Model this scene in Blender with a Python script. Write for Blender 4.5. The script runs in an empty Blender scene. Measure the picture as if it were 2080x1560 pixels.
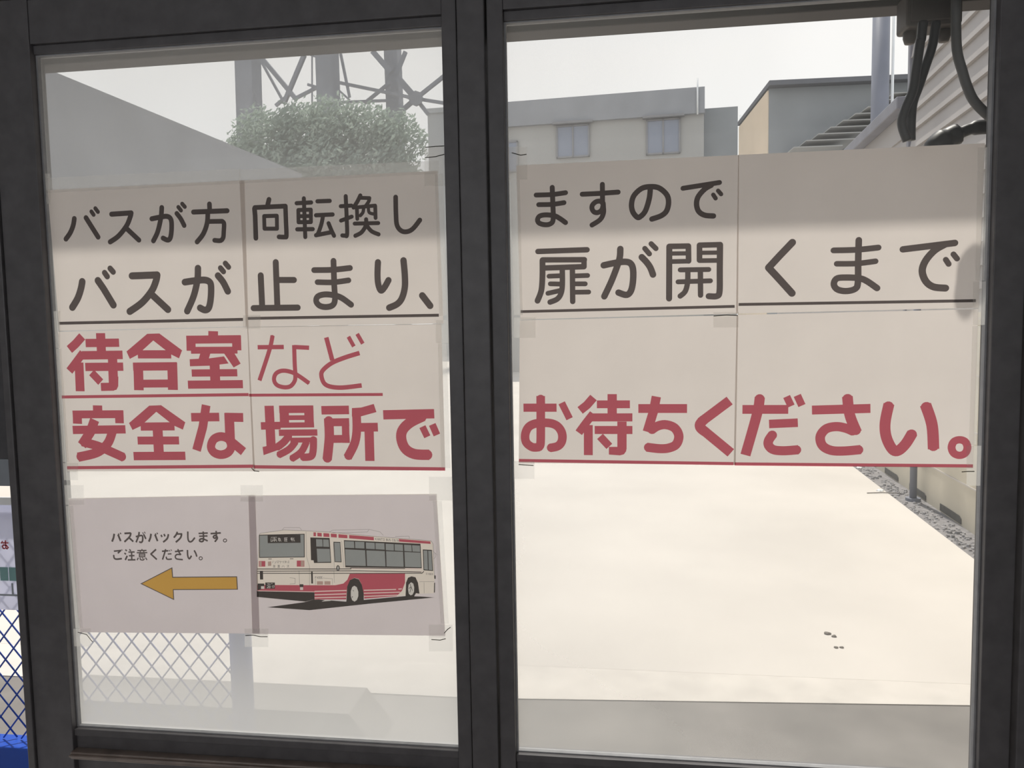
import bpy, bmesh, math, random
from mathutils import Vector, Matrix
from mathutils.geometry import delaunay_2d_cdt
C = bpy.context.scene.collection
random.seed(7)
R = math.radians
scene = bpy.context.scene

# ------------------------------------------------------------------ camera
YAW, PITCH, ROLL = 0.13314, 0.07432, -0.01744
CAMX, CAMY, EYE = 1.4671, -1.4718, 1.5
cy, sy, cp, sp = math.cos(YAW), math.sin(YAW), math.cos(PITCH), math.sin(PITCH)
fw = Vector((-sy*cp, cy*cp, -sp)); rt = Vector((cy, sy, 0)); up = rt.cross(fw)
r2 = math.cos(ROLL)*rt + math.sin(ROLL)*up; u2 = -math.sin(ROLL)*rt + math.cos(ROLL)*up
cd = bpy.data.cameras.new('camera'); cam = bpy.data.objects.new('camera', cd); C.objects.link(cam)
m = Matrix((r2, u2, -fw)).transposed().to_4x4(); m.translation = (CAMX, CAMY, EYE); cam.matrix_world = m
cd.sensor_width = 36; cd.sensor_fit = 'HORIZONTAL'; cd.lens = 36*1542.9/2080; cd.clip_start = .02; cd.clip_end = 500
scene.camera = cam

# ------------------------------------------------------------------ sky, sun, exposure
wd = bpy.data.worlds.new('hazy_sky'); scene.world = wd; wd.use_nodes = True
nt = wd.node_tree; nt.nodes.clear()
wo = nt.nodes.new('ShaderNodeOutputWorld'); bg = nt.nodes.new('ShaderNodeBackground')
tc = nt.nodes.new('ShaderNodeTexCoord'); sx = nt.nodes.new('ShaderNodeSeparateXYZ'); cr = nt.nodes.new('ShaderNodeValToRGB')
nt.links.new(tc.outputs['Generated'], sx.inputs[0]); nt.links.new(sx.outputs['Z'], cr.inputs[0]); nt.links.new(cr.outputs[0], bg.inputs[0]); nt.links.new(bg.outputs[0], wo.inputs[0])
cr.color_ramp.elements[0].position = 0.0; cr.color_ramp.elements[0].color = (.86, .885, .90, 1)
cr.color_ramp.elements[1].position = .75; cr.color_ramp.elements[1].color = (.74, .79, .88, 1)
e = cr.color_ramp.elements.new(.32); e.color = (.93, .91, .89, 1)
bg.inputs[1].default_value = 1.2
sl = bpy.data.lights.new('sun', 'SUN'); so = bpy.data.objects.new('sun', sl); C.objects.link(so)
sl.energy = 4.4; sl.angle = R(1.5); sl.color = (1, .945, .86)
SUN_AZ, SUN_EL = R(-4), R(63.5)      # azimuth measured from straight out of the door, negative to the left
sd = Vector((math.sin(SUN_AZ)*math.cos(SUN_EL), math.cos(SUN_AZ)*math.cos(SUN_EL), math.sin(SUN_EL)))
so.rotation_euler = sd.to_track_quat('Z', 'Y').to_euler(); so.location = (0, 6, 12)
vs = scene.view_settings; vs.view_transform = 'Standard'; vs.look = 'None'; vs.exposure = 0.0; vs.gamma = 1; vs.use_curve_mapping = False
scene.cycles.caustics_reflective = False; scene.cycles.caustics_refractive = False; scene.cycles.max_bounces = 10; scene.cycles.diffuse_bounces = 5; scene.cycles.transmission_bounces = 8; scene.cycles.transparent_max_bounces = 16

# ------------------------------------------------------------------ helpers
class MB:
    def __init__(s): s.v = []; s.f = []
    def add(s, vs_, fs):
        o = len(s.v); s.v += [tuple(p) for p in vs_]; s.f += [tuple(i+o for i in q) for q in fs]
    def box(s, x0, x1, y0, y1, z0, z1):
        s.add([(x0,y0,z0),(x1,y0,z0),(x1,y1,z0),(x0,y1,z0),(x0,y0,z1),(x1,y0,z1),(x1,y1,z1),(x0,y1,z1)],
              [(0,3,2,1),(4,5,6,7),(0,1,5,4),(1,2,6,5),(2,3,7,6),(3,0,4,7)])
        return s
    def tube(s, pts, rad, n=8, cap=True):
        pts = [Vector(p) for p in pts]; rings = []
        rads = rad if isinstance(rad, (list, tuple)) else [rad]*len(pts)
        ref = None
        for i, p in enumerate(pts):
            d = (pts[min(i+1, len(pts)-1)] - pts[max(i-1, 0)]).normalized()
            if ref is None: ref = Vector((0, 0, 1)) if abs(d.z) < .9 else Vector((1, 0, 0))
            a = d.cross(ref).normalized(); b = a.cross(d).normalized(); ref = b
            rings.append([p + rads[i]*(math.cos(2*math.pi*k/n)*a + math.sin(2*math.pi*k/n)*b) for k in range(n)])
        vs_ = [q for rg in rings for q in rg]; fs = []
        for i in range(len(pts)-1):
            for k in range(n):
                fs.append((i*n+k, i*n+(k+1) % n, (i+1)*n+(k+1) % n, (i+1)*n+k))
        if cap: fs += [tuple(range(n-1, -1, -1)), tuple((len(pts)-1)*n+k for k in range(n))]
        s.add(vs_, fs); return s
    def beam(s, p, q, w, h=None):            # square section bar
        h = h or w; p = Vector(p); q = Vector(q); d = (q-p).normalized()
        ref = Vector((0, 0, 1)) if abs(d.z) < .95 else Vector((0, 1, 0))
        a = d.cross(ref).normalized()*w/2; b = d.cross(a).normalized()*h/2
        s.add([p-a-b, p+a-b, p+a+b, p-a+b, q-a-b, q+a-b, q+a+b, q-a+b], [(0,3,2,1),(4,5,6,7),(0,1,5,4),(1,2,6,5),(2,3,7,6),(3,0,4,7)]); return s
    def prism(s, poly, axis, a, b):          # polygon of 2-D points extruded along one axis
        n = len(poly)
        def P(t, c): return {'x': (c, t[0], t[1]), 'y': (t[0], c, t[1]), 'z': (t[0], t[1], c)}[axis]
        s.add([P(t, a) for t in poly]+[P(t, b) for t in poly], [tuple(range(n-1, -1, -1)), tuple(range(n, 2*n))]+[(i, (i+1) % n, n+(i+1) % n, n+i) for i in range(n)]); return s
    def build(s, name, mat, parent=None, bevel=0, smooth=False):
        me = bpy.data.meshes.new(name); me.from_pydata(s.v, [], s.f)
        bm = bmesh.new(); bm.from_mesh(me); bmesh.ops.recalc_face_normals(bm, faces=bm.faces); bm.to_mesh(me); bm.free()
        me.materials.append(mat)
        if smooth:
            for p in me.polygons: p.use_smooth = True
        o = bpy.data.objects.new(name, me); C.objects.link(o)
        if parent: o.parent = parent
        if bevel:
            b = o.modifiers.new('bevel', 'BEVEL'); b.width = bevel; b.segments = 2; b.limit_method = 'ANGLE'
        return o
def tag(o, label=None, cat=None, group=None, kind=None):
    if label: o['label'] = label
    if cat: o['category'] = cat
    if group: o['group'] = group
    if kind: o['kind'] = kind
    return o
def thing(name, label, cat, loc=(0, 0, 0), rz=0, group=None):
    o = bpy.data.objects.new(name, None); C.objects.link(o); o.location = loc; o.rotation_euler = (0, 0, rz); o.empty_display_size = .1
    return tag(o, label, cat, group)
LANE = R(-4)                                  # the lane runs four degrees to the right of the door's normal
def lane(u, v, z=0):                          # along-lane coordinates measured from the foot of the viewer
    return (CAMX + u*math.cos(LANE) - v*math.sin(LANE), CAMY + u*math.sin(LANE) + v*math.cos(LANE), z)

# ------------------------------------------------------------------ materials
def nodes(name):
    mt = bpy.data.materials.new(name); mt.use_nodes = True; t = mt.node_tree; t.nodes.clear()
    return mt, t, t.nodes.new('ShaderNodeOutputMaterial')
def plain(name, col, rough=.6, var=.12, scale=8, bump=0, metal=0, spec=.4, detail=4, stretch=(1, 1, 1)):
    mt, t, out = nodes(name); N = t.nodes.new; L = t.links.new
    b = N('ShaderNodeBsdfPrincipled'); L(b.outputs[0], out.inputs[0])
    tcn = N('ShaderNodeTexCoord'); mp = N('ShaderNodeMapping'); mp.inputs['Scale'].default_value = stretch; L(tcn.outputs['Object'], mp.inputs[0])
    nz = N('ShaderNodeTexNoise'); nz.inputs['Scale'].default_value = scale; nz.inputs['Detail'].default_value = detail; L(mp.outputs[0], nz.inputs[0])
    rp = N('ShaderNodeValToRGB'); L(nz.outputs[0], rp.inputs[0])
    rp.color_ramp.elements[0].position = .3; rp.color_ramp.elements[1].position = .7
    rp.color_ramp.elements[0].color = tuple(c*(1-var) for c in col)+(1,); rp.color_ramp.elements[1].color = tuple(min(1, c*(1+var)) for c in col)+(1,)
    L(rp.outputs[0], b.inputs['Base Color']); b.inputs['Roughness'].default_value = rough; b.inputs['Metallic'].default_value = metal; b.inputs['Specular IOR Level'].default_value = spec
    if bump:
        bp = N('ShaderNodeBump'); bp.inputs['Strength'].default_value = bump; bp.inputs['Distance'].default_value = .01; L(nz.outputs[0], bp.inputs['Height']); L(bp.outputs[0], b.inputs['Normal'])
    return mt
def film(name, col, body=.12):                # printing ink: a tinted film over the paper
    mt, t, out = nodes(name); N = t.nodes.new; L = t.links.new
    a = N('ShaderNodeBsdfTransparent'); a.inputs[0].default_value = col+(1,)
    d = N('ShaderNodeBsdfDiffuse'); d.inputs[0].default_value = tuple(c*.6 for c in col)+(1,)
    mx = N('ShaderNodeMixShader'); mx.inputs[0].default_value = body; L(a.outputs[0], mx.inputs[1]); L(d.outputs[0], mx.inputs[2]); L(mx.outputs[0], out.inputs[0]); return mt
def paper_mat(name, col, trans=.62):
    mt, t, out = nodes(name); N = t.nodes.new; L = t.links.new
    tcn = N('ShaderNodeTexCoord'); nz = N('ShaderNodeTexNoise'); nz.inputs['Scale'].default_value = 9; nz.inputs['Detail'].default_value = 5; L(tcn.outputs['Object'], nz.inputs[0])
    rp = N('ShaderNodeValToRGB'); rp.color_ramp.elements[0].position = .3; rp.color_ramp.elements[1].position = .7
    rp.color_ramp.elements[0].color = tuple(c*.95 for c in col)+(1,); rp.color_ramp.elements[1].color = col+(1,); L(nz.outputs[0], rp.inputs[0])
    a = N('ShaderNodeBsdfTranslucent'); d = N('ShaderNodeBsdfDiffuse'); L(rp.outputs[0], a.inputs[0]); L(rp.outputs[0], d.inputs[0])
    mx = N('ShaderNodeMixShader'); mx.inputs[0].default_value = trans; L(d.outputs[0], mx.inputs[1]); L(a.outputs[0], mx.inputs[2]); L(mx.outputs[0], out.inputs[0]); return mt
def veil(name, col, amount, trans=.6, noise=0.0, scale=3, tint=(1, 1, 1), gloss=0, dirt=None):   # clear sheet carrying a thin scattering layer (dust, adhesive)
    mt, t, out = nodes(name); N = t.nodes.new; L = t.links.new
    c = N('ShaderNodeBsdfTransparent'); c.inputs[0].default_value = tint+(1,)
    a = N('ShaderNodeBsdfTranslucent'); d = N('ShaderNodeBsdfDiffuse'); a.inputs[0].default_value = col+(1,); d.inputs[0].default_value = col+(1,)
    m1 = N('ShaderNodeMixShader'); m1.inputs[0].default_value = trans; L(d.outputs[0], m1.inputs[1]); L(a.outputs[0], m1.inputs[2])
    m2 = N('ShaderNodeMixShader'); m2.inputs[0].default_value = amount; L(c.outputs[0], m2.inputs[1]); L(m1.outputs[0], m2.inputs[2])
    if noise:
        tcn = N('ShaderNodeTexCoord'); s1 = N('ShaderNodeTexNoise'); s1.inputs['Scale'].default_value = scale; s1.inputs['Detail'].default_value = 2
        mp = N('ShaderNodeMapping'); mp.inputs['Scale'].default_value = (1.6, 1, .7); L(tcn.outputs['Object'], mp.inputs[0]); L(mp.outputs[0], s1.inputs[0])
        s2 = N('ShaderNodeTexNoise'); s2.inputs['Scale'].default_value = 160; s2.inputs['Detail'].default_value = 2; L(tcn.outputs['Object'], s2.inputs[0])
        ad = N('ShaderNodeMath'); ad.operation = 'MULTIPLY_ADD'; ad.inputs[1].default_value = noise*2; ad.inputs[2].default_value = amount-noise; L(s1.outputs[0], ad.inputs[0])
        a2 = N('ShaderNodeMath'); a2.operation = 'MULTIPLY_ADD'; a2.inputs[1].default_value = .012; L(s2.outputs[0], a2.inputs[0]); L(ad.outputs[0], a2.inputs[2])
        a3 = N('ShaderNodeMath'); a3.operation = 'SUBTRACT'; a3.inputs[1].default_value = .006; a3.use_clamp = True; L(a2.outputs[0], a3.inputs[0]); lastv = a3
        if dirt:                                  # splashed dirt thickens towards the foot; the grime also varies across the pane
            xs = N('ShaderNodeSeparateXYZ'); L(tcn.outputs['Object'], xs.inputs[0])
            r1 = N('ShaderNodeMapRange'); r1.inputs['From Min'].default_value = dirt[0]; r1.inputs['From Max'].default_value = dirt[1]; r1.inputs['To Min'].default_value = 0; r1.inputs['To Max'].default_value = dirt[2]; L(xs.outputs['X'], r1.inputs['Value'])
            r2_ = N('ShaderNodeMapRange'); r2_.interpolation_type = 'SMOOTHSTEP'; r2_.inputs['From Min'].default_value = .60; r2_.inputs['From Max'].default_value = .92; r2_.inputs['To Min'].default_value = dirt[3]; r2_.inputs['To Max'].default_value = 0; L(xs.outputs['Z'], r2_.inputs['Value'])
            b1 = N('ShaderNodeMath'); b1.operation = 'ADD'; L(a3.outputs[0], b1.inputs[0]); L(r1.outputs[0], b1.inputs[1])
            b2 = N('ShaderNodeMath'); b2.operation = 'ADD'; b2.use_clamp = True; L(b1.outputs[0], b2.inputs[0]); L(r2_.outputs[0], b2.inputs[1]); lastv = b2
        L(lastv.outputs[0], m2.inputs[0])
    last = m2
    if gloss:
        g = N('ShaderNodeBsdfGlossy'); g.inputs['Roughness'].default_value = .03; m3 = N('ShaderNodeMixShader'); m3.inputs[0].default_value = gloss
        L(m2.outputs[0], m3.inputs[1]); L(g.outputs[0], m3.inputs[2]); last = m3
    L(last.outputs[0], out.inputs[0]); return mt

M = dict(
 frame=plain('bronze_aluminium', (.100, .094, .098), .45, .15, 30, spec=.5),
 frame2=plain('dark_bronze_aluminium', (.075, .072, .078), .5, .15, 30),
 ledge=plain('highlit_bronze_rail', (.19, .15, .13), .32, .3, 20, spec=.6),  # lighter, warmer colour paints in the window-light highlights along the ledge
 seal=plain('grey_glazing_seal', (.32, .32, .33), .6, .1, 40),
 dust=veil('dusty_glass', (.82, .815, .80), .40, .62, .06, 3.2, dirt=(-.4, .4, .02, .42)),
 dust2=veil('dusty_glass', (.765, .765, .755), .30, .62, .05, 3.2, dirt=(-.43, .43, -.27, .12)),
 clear=veil('clear_glass', (.9, .9, .9), .02, .5, gloss=.02, tint=(.97, .98, .975)),
 paper=paper_mat('office_paper', (.755, .70, .66), .70),
 tape=veil('adhesive_tape', (.86, .85, .82), .24, .7, .0),
 black_ink=film('black_ink', (.18, .165, .168)),
 red_ink=film('red_ink', (.66, .185, .245)),
 shadow_ink=film('charcoal_ink', (.12, .115, .115)),
 glass_ink=film('grey_glass_ink', (.44, .49, .51)),
 line_ink=film('thin_line_ink', (.40, .40, .40)),
 white_ink=film('cream_ink', (.97, .955, .91), .03),
 ground_ink=film('pale_grey_ink', (.90, .89, .95), .04),
 arrow_ink=film('amber_ink', (.80, .53, .16)),
 stripe_ink=film('pink_white_ink', (.97, .85, .85), .03),
 lamp_ink=film('dull_lamp_ink', (.66, .52, .48)),
 wheel_ink=film('wheel_ink', (.84, .86, .86), .05),
 crease=film('dark_crease_line', (.25, .24, .22)),  # thin dark lines at the tape corners
 concrete=plain('pale_concrete', (.55, .51, .465), .95, .07, .9, bump=.15, detail=8),
 apron=plain('dark_grey_concrete', (.195, .18, .165), .9, .22, 2.5, bump=.3, detail=8),  # darker than the lane, from the kerb line to the door
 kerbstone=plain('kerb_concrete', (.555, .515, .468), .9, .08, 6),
 gravel=plain('grey_gravel', (.205, .195, .195), .95, .3, 30, bump=.6, detail=8),
 stone=plain('gravel_stone', (.27, .26, .26), .9, .35, 3),
 block=plain('cream_block', (.56, .51, .41), .9, .08, 3, bump=.1),
 slot=plain('slot_shade_concrete', (.09, .085, .075), .95, .2, 20),
 siding=plain('grey_siding', (.40, .38, .37), .9, .06, 2, spec=0),
 gutter=plain('grey_gutter', (.22, .22, .25), .5, .1, 6),
 wall_grey=plain('grey_render', (.295, .305, .325), .85, .08, 1.2),
 wall_pale=plain('pale_grey_render', (.40, .41, .41), .85, .06, 1.2),
 wall_beige=plain('beige_render', (.38, .375, .36), .85, .06, .8),
 wall_cream=plain('cream_render', (.72, .60, .46), .85, .05, 1),
 wall_dark=plain('dark_render', (.27, .285, .295), .85, .08, 1),
 roofm=plain('dark_roof_edge', (.12, .125, .14), .6, .1, 2),
 pane=plain('window_glass', (.20, .23, .30), .15, .05, 1, spec=.7),
 wframe=plain('window_sash', (.22, .22, .23), .5, .1, 3),
 pipe=plain('white_pipe', (.75, .76, .76), .4, .05, 5),
 steel=plain('grey_painted_steel', (.17, .18, .22), .5, .1, 2),
 pylon=plain('galvanised_steel', (.23, .24, .27), .55, .12, .8),
 leaf=plain('leaf_green', (.20, .255, .205), .6, .35, .6),
 leafy=None,
 bark=plain('bark', (.10, .08, .06), .9, .3, 6),
 blue=plain('blue_paint', (.028, .085, .42), .4, .2, 12, spec=.5),
 bluerail=plain('blue_rail_paint', (.012, .07, .42), .35, .12, 6, spec=.5),
 sheet=paper_mat('white_plastic_sheet', (.86, .87, .95), .58),
 signred=plain('sign_red', (.62, .12, .14), .6, .05, 10),
 signteal=plain('sign_teal', (.16, .30, .30), .6, .1, 10),
 signgrey=plain('sign_grey', (.25, .27, .30), .6, .1, 10),
 boxm=plain('brown_plastic', (.10, .085, .075), .55, .1, 10),
 cable=plain('black_cable', (.028, .029, .032), .45, .1, 20),
 conduit=plain('grey_conduit', (.13, .128, .125), .55, .1, 20),
 eave=plain('grey_brown_eave', (.07, .06, .058), .7, .12, 5),
 inner=plain('dim_interior_board', (.52, .51, .50), .9, .05, 2),
 dirt=plain('dry_dirt', (.16, .14, .12), .95, .3, 10),
)

M['leafy'] = paper_mat('leaf_tissue', (.36, .43, .37), .45)

# ------------------------------------------------------------------ the setting: ground, lane, shelter
def struct(name, mb, mt, **k): return tag(mb.build(name, mt, **k), kind='structure')
def lane_edge_x(y, u=1.88):                    # x on the line u = const at a given y
    v = (y - CAMY - u*math.sin(LANE))/math.cos(LANE); return lane(u, v)[0]
def ground_poly(us, y0, y1, z0, z1, name, mt, left=None):
    l0 = left if left is not None else None
    xl0, xl1 = (l0, l0) if l0 is not None else (lane_edge_x(y0, us[0]), lane_edge_x(y1, us[0]))
    return struct(name, MB().prism([(xl0, y0), (lane_edge_x(y0, us[1]), y0), (lane_edge_x(y1, us[1]), y1), (xl1, y1)], 'z', z0, z1), mt)
ground_poly((0, 1.88), 1.78, 60, -.2, 0, 'concrete_lane', M['concrete'], left=-40)
ground_poly((1.88, 2.6), 1.78, 60, -.2, -.012, 'gravel_strip', M['gravel'])
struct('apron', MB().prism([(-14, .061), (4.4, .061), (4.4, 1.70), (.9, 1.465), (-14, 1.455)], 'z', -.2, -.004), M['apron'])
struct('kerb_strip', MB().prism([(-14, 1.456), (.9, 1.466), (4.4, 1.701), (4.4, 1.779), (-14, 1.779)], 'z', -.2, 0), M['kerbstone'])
struct('floor', MB().box(-1.4, 3.0, -3.2, .06, -.2, 0), M['inner'])
struct('ceiling', MB().box(-1.4, 3.0, -3.2, .06, 2.62, 2.74), M['inner'])
struct('wall_back', MB().box(-1.4, 3.0, -3.32, -3.2, -.2, .9), M['inner'])
struct('wall_right', MB().box(2.9, 3.0, -3.2, .06, 0, 2.62), M['inner'])
struct('wall_left', MB().box(-1.4, -1.3, -3.2, .06, 0, 2.62), M['inner'])
w = MB(); w.box(2.28, 2.9, -.03, .05, 0, 2.62); w.box(.187, 2.28, -.03, .05, 2.30, 2.62)
struct('wall_front', w, M['frame2'])
tag(MB().box(-1.3, .185, .0, .03, 1.235, 2.62).build('dark_fill_panel', M['frame2']), 'added dark panel above the fence at the left edge, filling in for the dark background beside the door jamb', 'panel')  # added sheet that keeps the strip left of the jamb dark
MB().box(-1.3, .185, .001, .029, 1.175, 1.234).build('grey_fill_strip', M['signgrey'], bpy.data.objects['dark_fill_panel'])  # added grey strip covering the bright lane below the dark panel
# eave beam that hangs outside above the door
ev = thing('eave_beam', 'dark eave beam running outside above both glass panes', 'eave', (1.2, .194, 2.12))
MB().box(-2.4, 2.2, -.028, .029, 0, .5).build('fascia', M['eave'], ev, bevel=.003)
MB().box(-2.4, 2.2, -.125, -.0285, .42, .5).build('soffit', M['eave'], ev)

# ------------------------------------------------------------------ the two glazed door leaves
ZB, ZT = .642, 2.075
def leaf(name, x0, x1, stL, stR, yo, outerL, outerR):
    d = bpy.data.objects.new(name, None); C.objects.link(d); d.location = ((x0+x1)/2, yo, .03); tag(d, kind='structure')
    ox, oy, oz = d.location
    def B(n, mt, boxes, bevel=.0015):
        mb = MB()
        for b in boxes: mb.box(b[0]-ox, b[1]-ox, b[2]-oy, b[3]-oy, b[4]-oz, b[5]-oz)
        return mb.build(n, mt, d, bevel=bevel)
    B('stile', M['frame'], [(outerL, x0, yo-.020, yo+.022, .03, ZT+.107)])
    B('stile', M['frame'], [(x1, outerR, yo-.020, yo+.022, .03, ZT+.107)])
    B('head_rail', M['frame'], [(x0, x1, yo-.018, yo+.022, ZT+.018, ZT+.105), (x0, x1, yo-.010, yo+.018, ZT, ZT+.018)])
    B('bottom_rail', M['frame'], [(x0, x1, yo-.008, yo+.022, ZB-.150, ZB-.004), (x0, x1, yo-.014, yo+.018, ZB-.016, ZB)])
    B('rail_ledge', M['ledge'], [(x0, x1, yo-.030, yo-.008, ZB-.060, ZB-.044), (x0, x1, yo-.036, yo-.030, ZB-.053, ZB-.048)], .002)
    B('kick_panel', M['frame2'], [(x0, x1, yo-.004, yo+.012, .10, ZB-.150)])
    B('foot_rail', M['frame2'], [(x0, x1, yo-.018, yo+.022, .03, .10)])
    B('glazing_seal', M['seal'], [(x0, x0+.0035, yo-.004, yo+.008, ZB, ZT), (x1-.0035, x1, yo-.004, yo+.008, ZB, ZT), (x0+.0035, x1-.0035, yo-.004, yo+.008, ZB, ZB+.0025), (x0+.0035, x1-.0035, yo-.004, yo+.008, ZT-.0025, ZT)], 0)
    g = B('glass_pane', M['clear'], [(x0+.002, x1-.002, 0, .005, ZB+.001, ZT-.001)], 0)
    g.data.materials.append(M['dust' if name == 'door_1' else 'dust2'])
    for p in g.data.polygons:
        if p.normal.y > .5: p.material_index = 1
    return d
leaf('door_1', .293, 1.150, 0, 0, 0, .205, 1.178)
leaf('door_2', 1.267, 2.133, 0, 0, 0, 1.236, 2.185)
struct('trim_1', MB().box(1.181, 1.233, -.030, .03, .0, 2.19), M['frame'], bevel=.002)          # meeting post between the leaves
tr = MB(); tr.box(.187, .2035, -.026, .04, 0, 2.30); struct('trim_2', tr, M['frame'], bevel=.002)  # left jamb
tr = MB(); tr.box(2.189, 2.28, -.034, .04, 0, 2.30); struct('trim_3', tr, M['frame'], bevel=.002)  # right jamb
struct('trim_4', MB().box(.2005, 2.1885, -.02, .03, 2.215, 2.30), M['frame2'], bevel=.002)
struct('trim_5', MB().box(.2005, 2.1885, -.03, .04, 0, .028), M['frame2'])

# ------------------------------------------------------------------ paper notices and their printing
SHEETS={"S1":[2986,18031,7343,18049,7293,15115,3059,15095],"S2":[7238,18044,11315,18060,11359,15102,7239,15106],"S3":[3035,15074,7292,15105,7307,12124,3053,12091],"S4":[7271,15105,11319,15093,11327,12176,7264,12124],"S5":[3037,11501,7285,11627,7251,8662,3110,8541],"S6":[7133,11615,11134,11694,11244,8769,7086,8656],"S7":[12859,18095,16996,18097,16992,15185,12886,15151],"S8":[16979,18098,21217,18106,21187,15208,16956,15185],"S9":[12876,15132,16992,15157,16960,12323,12809,12334],"S10":[16965,15158,21180,15182,21163,12306,16923,12323]}
TAPES=[["S2",[11072,18531,11521,18510,11503,17761,11052,17779]],["S7",[12617,18448,13073,18427,13063,17817,12606,17836]],["S8",[21076,15677,21422,15669,21443,14895,21096,14901]],["S10",[21043,12705,21395,12706,21415,11971,21062,11967]],["S1",[2750,18375,3088,18360,3045,17735,2706,17748]],["S1",[2790,15515,3121,15509,3068,14730,2736,14735]],["S4",[11212,15172,11519,15167,11508,14712,11200,14716]],["S5",[2786,8618,3385,8640,3360,8242,2760,8218]],["S6",[6926,8767,7453,8786,7436,8392,6908,8371]],["S6",[10912,8994,11403,9011,11390,8455,10897,8435]],["S6",[10991,12043,11465,12047,11454,11568,10979,11561]],["S9",[16543,15221,17001,15212,17002,14927,16543,14935]],["S9",[12761,15191,13184,15183,13178,14793,12754,14799]],["S9",[12653,12373,13122,12375,13117,12022,12647,12018]],["S5",[2917,11790,3425,11795,3398,11366,2888,11359]],["S6",[6980,11831,7467,11836,7452,11495,6964,11488]],["S3",[2833,12271,3319,12274,3294,11900,2808,11896]],["S3",[7197,15347,7568,15340,7556,15060,7184,15066]],["S1",[3003,18273,7280,18276,7266,17984,2982,17970]],["S2",[7248,18258,11349,18247,11343,18003,7235,17986]],["S2",[11264,17997,11421,17999,11442,15265,11283,15248]],["S7",[12740,17821,12921,17823,12935,15236,12762,15239]],["S6",[11059,11552,11242,11555,11322,9029,11158,9023]],["S5",[2968,11339,3142,11341,3199,8644,3023,8637]],["S3",[2930,14722,3091,14720,3112,12294,2951,12293]],["S4",[11240,14706,11419,14703,11429,12226,11248,12225]],["S8",[21097,18035,21251,18028,21265,15690,21117,15694]],["S10",[21088,14883,21221,14881,21211,12724,21085,12723]]]
CREASES=[["S6",[6941,8618,7107,8635,7270,8609,7434,8615]],["S6",[10955,8686,11140,8682,11253,8717]],["S6",[11225,8830,11299,8915,11361,8958]],["S5",[3076,8551,3283,8504,3413,8343]],["S10",[20971,12222,21081,12232,21190,12233]],["S9",[12809,12305,12946,12296,13102,12287]],["S2",[11091,18512,11287,18521,11492,18521]],["S2",[11076,18315,11282,18325,11469,18363]],["S7",[12777,18330,12947,18276,13061,18289]],["S9",[16543,15147,16777,15161,16983,15148]],["S4",[7235,12196,7297,12134,7404,12125]]]
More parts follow.
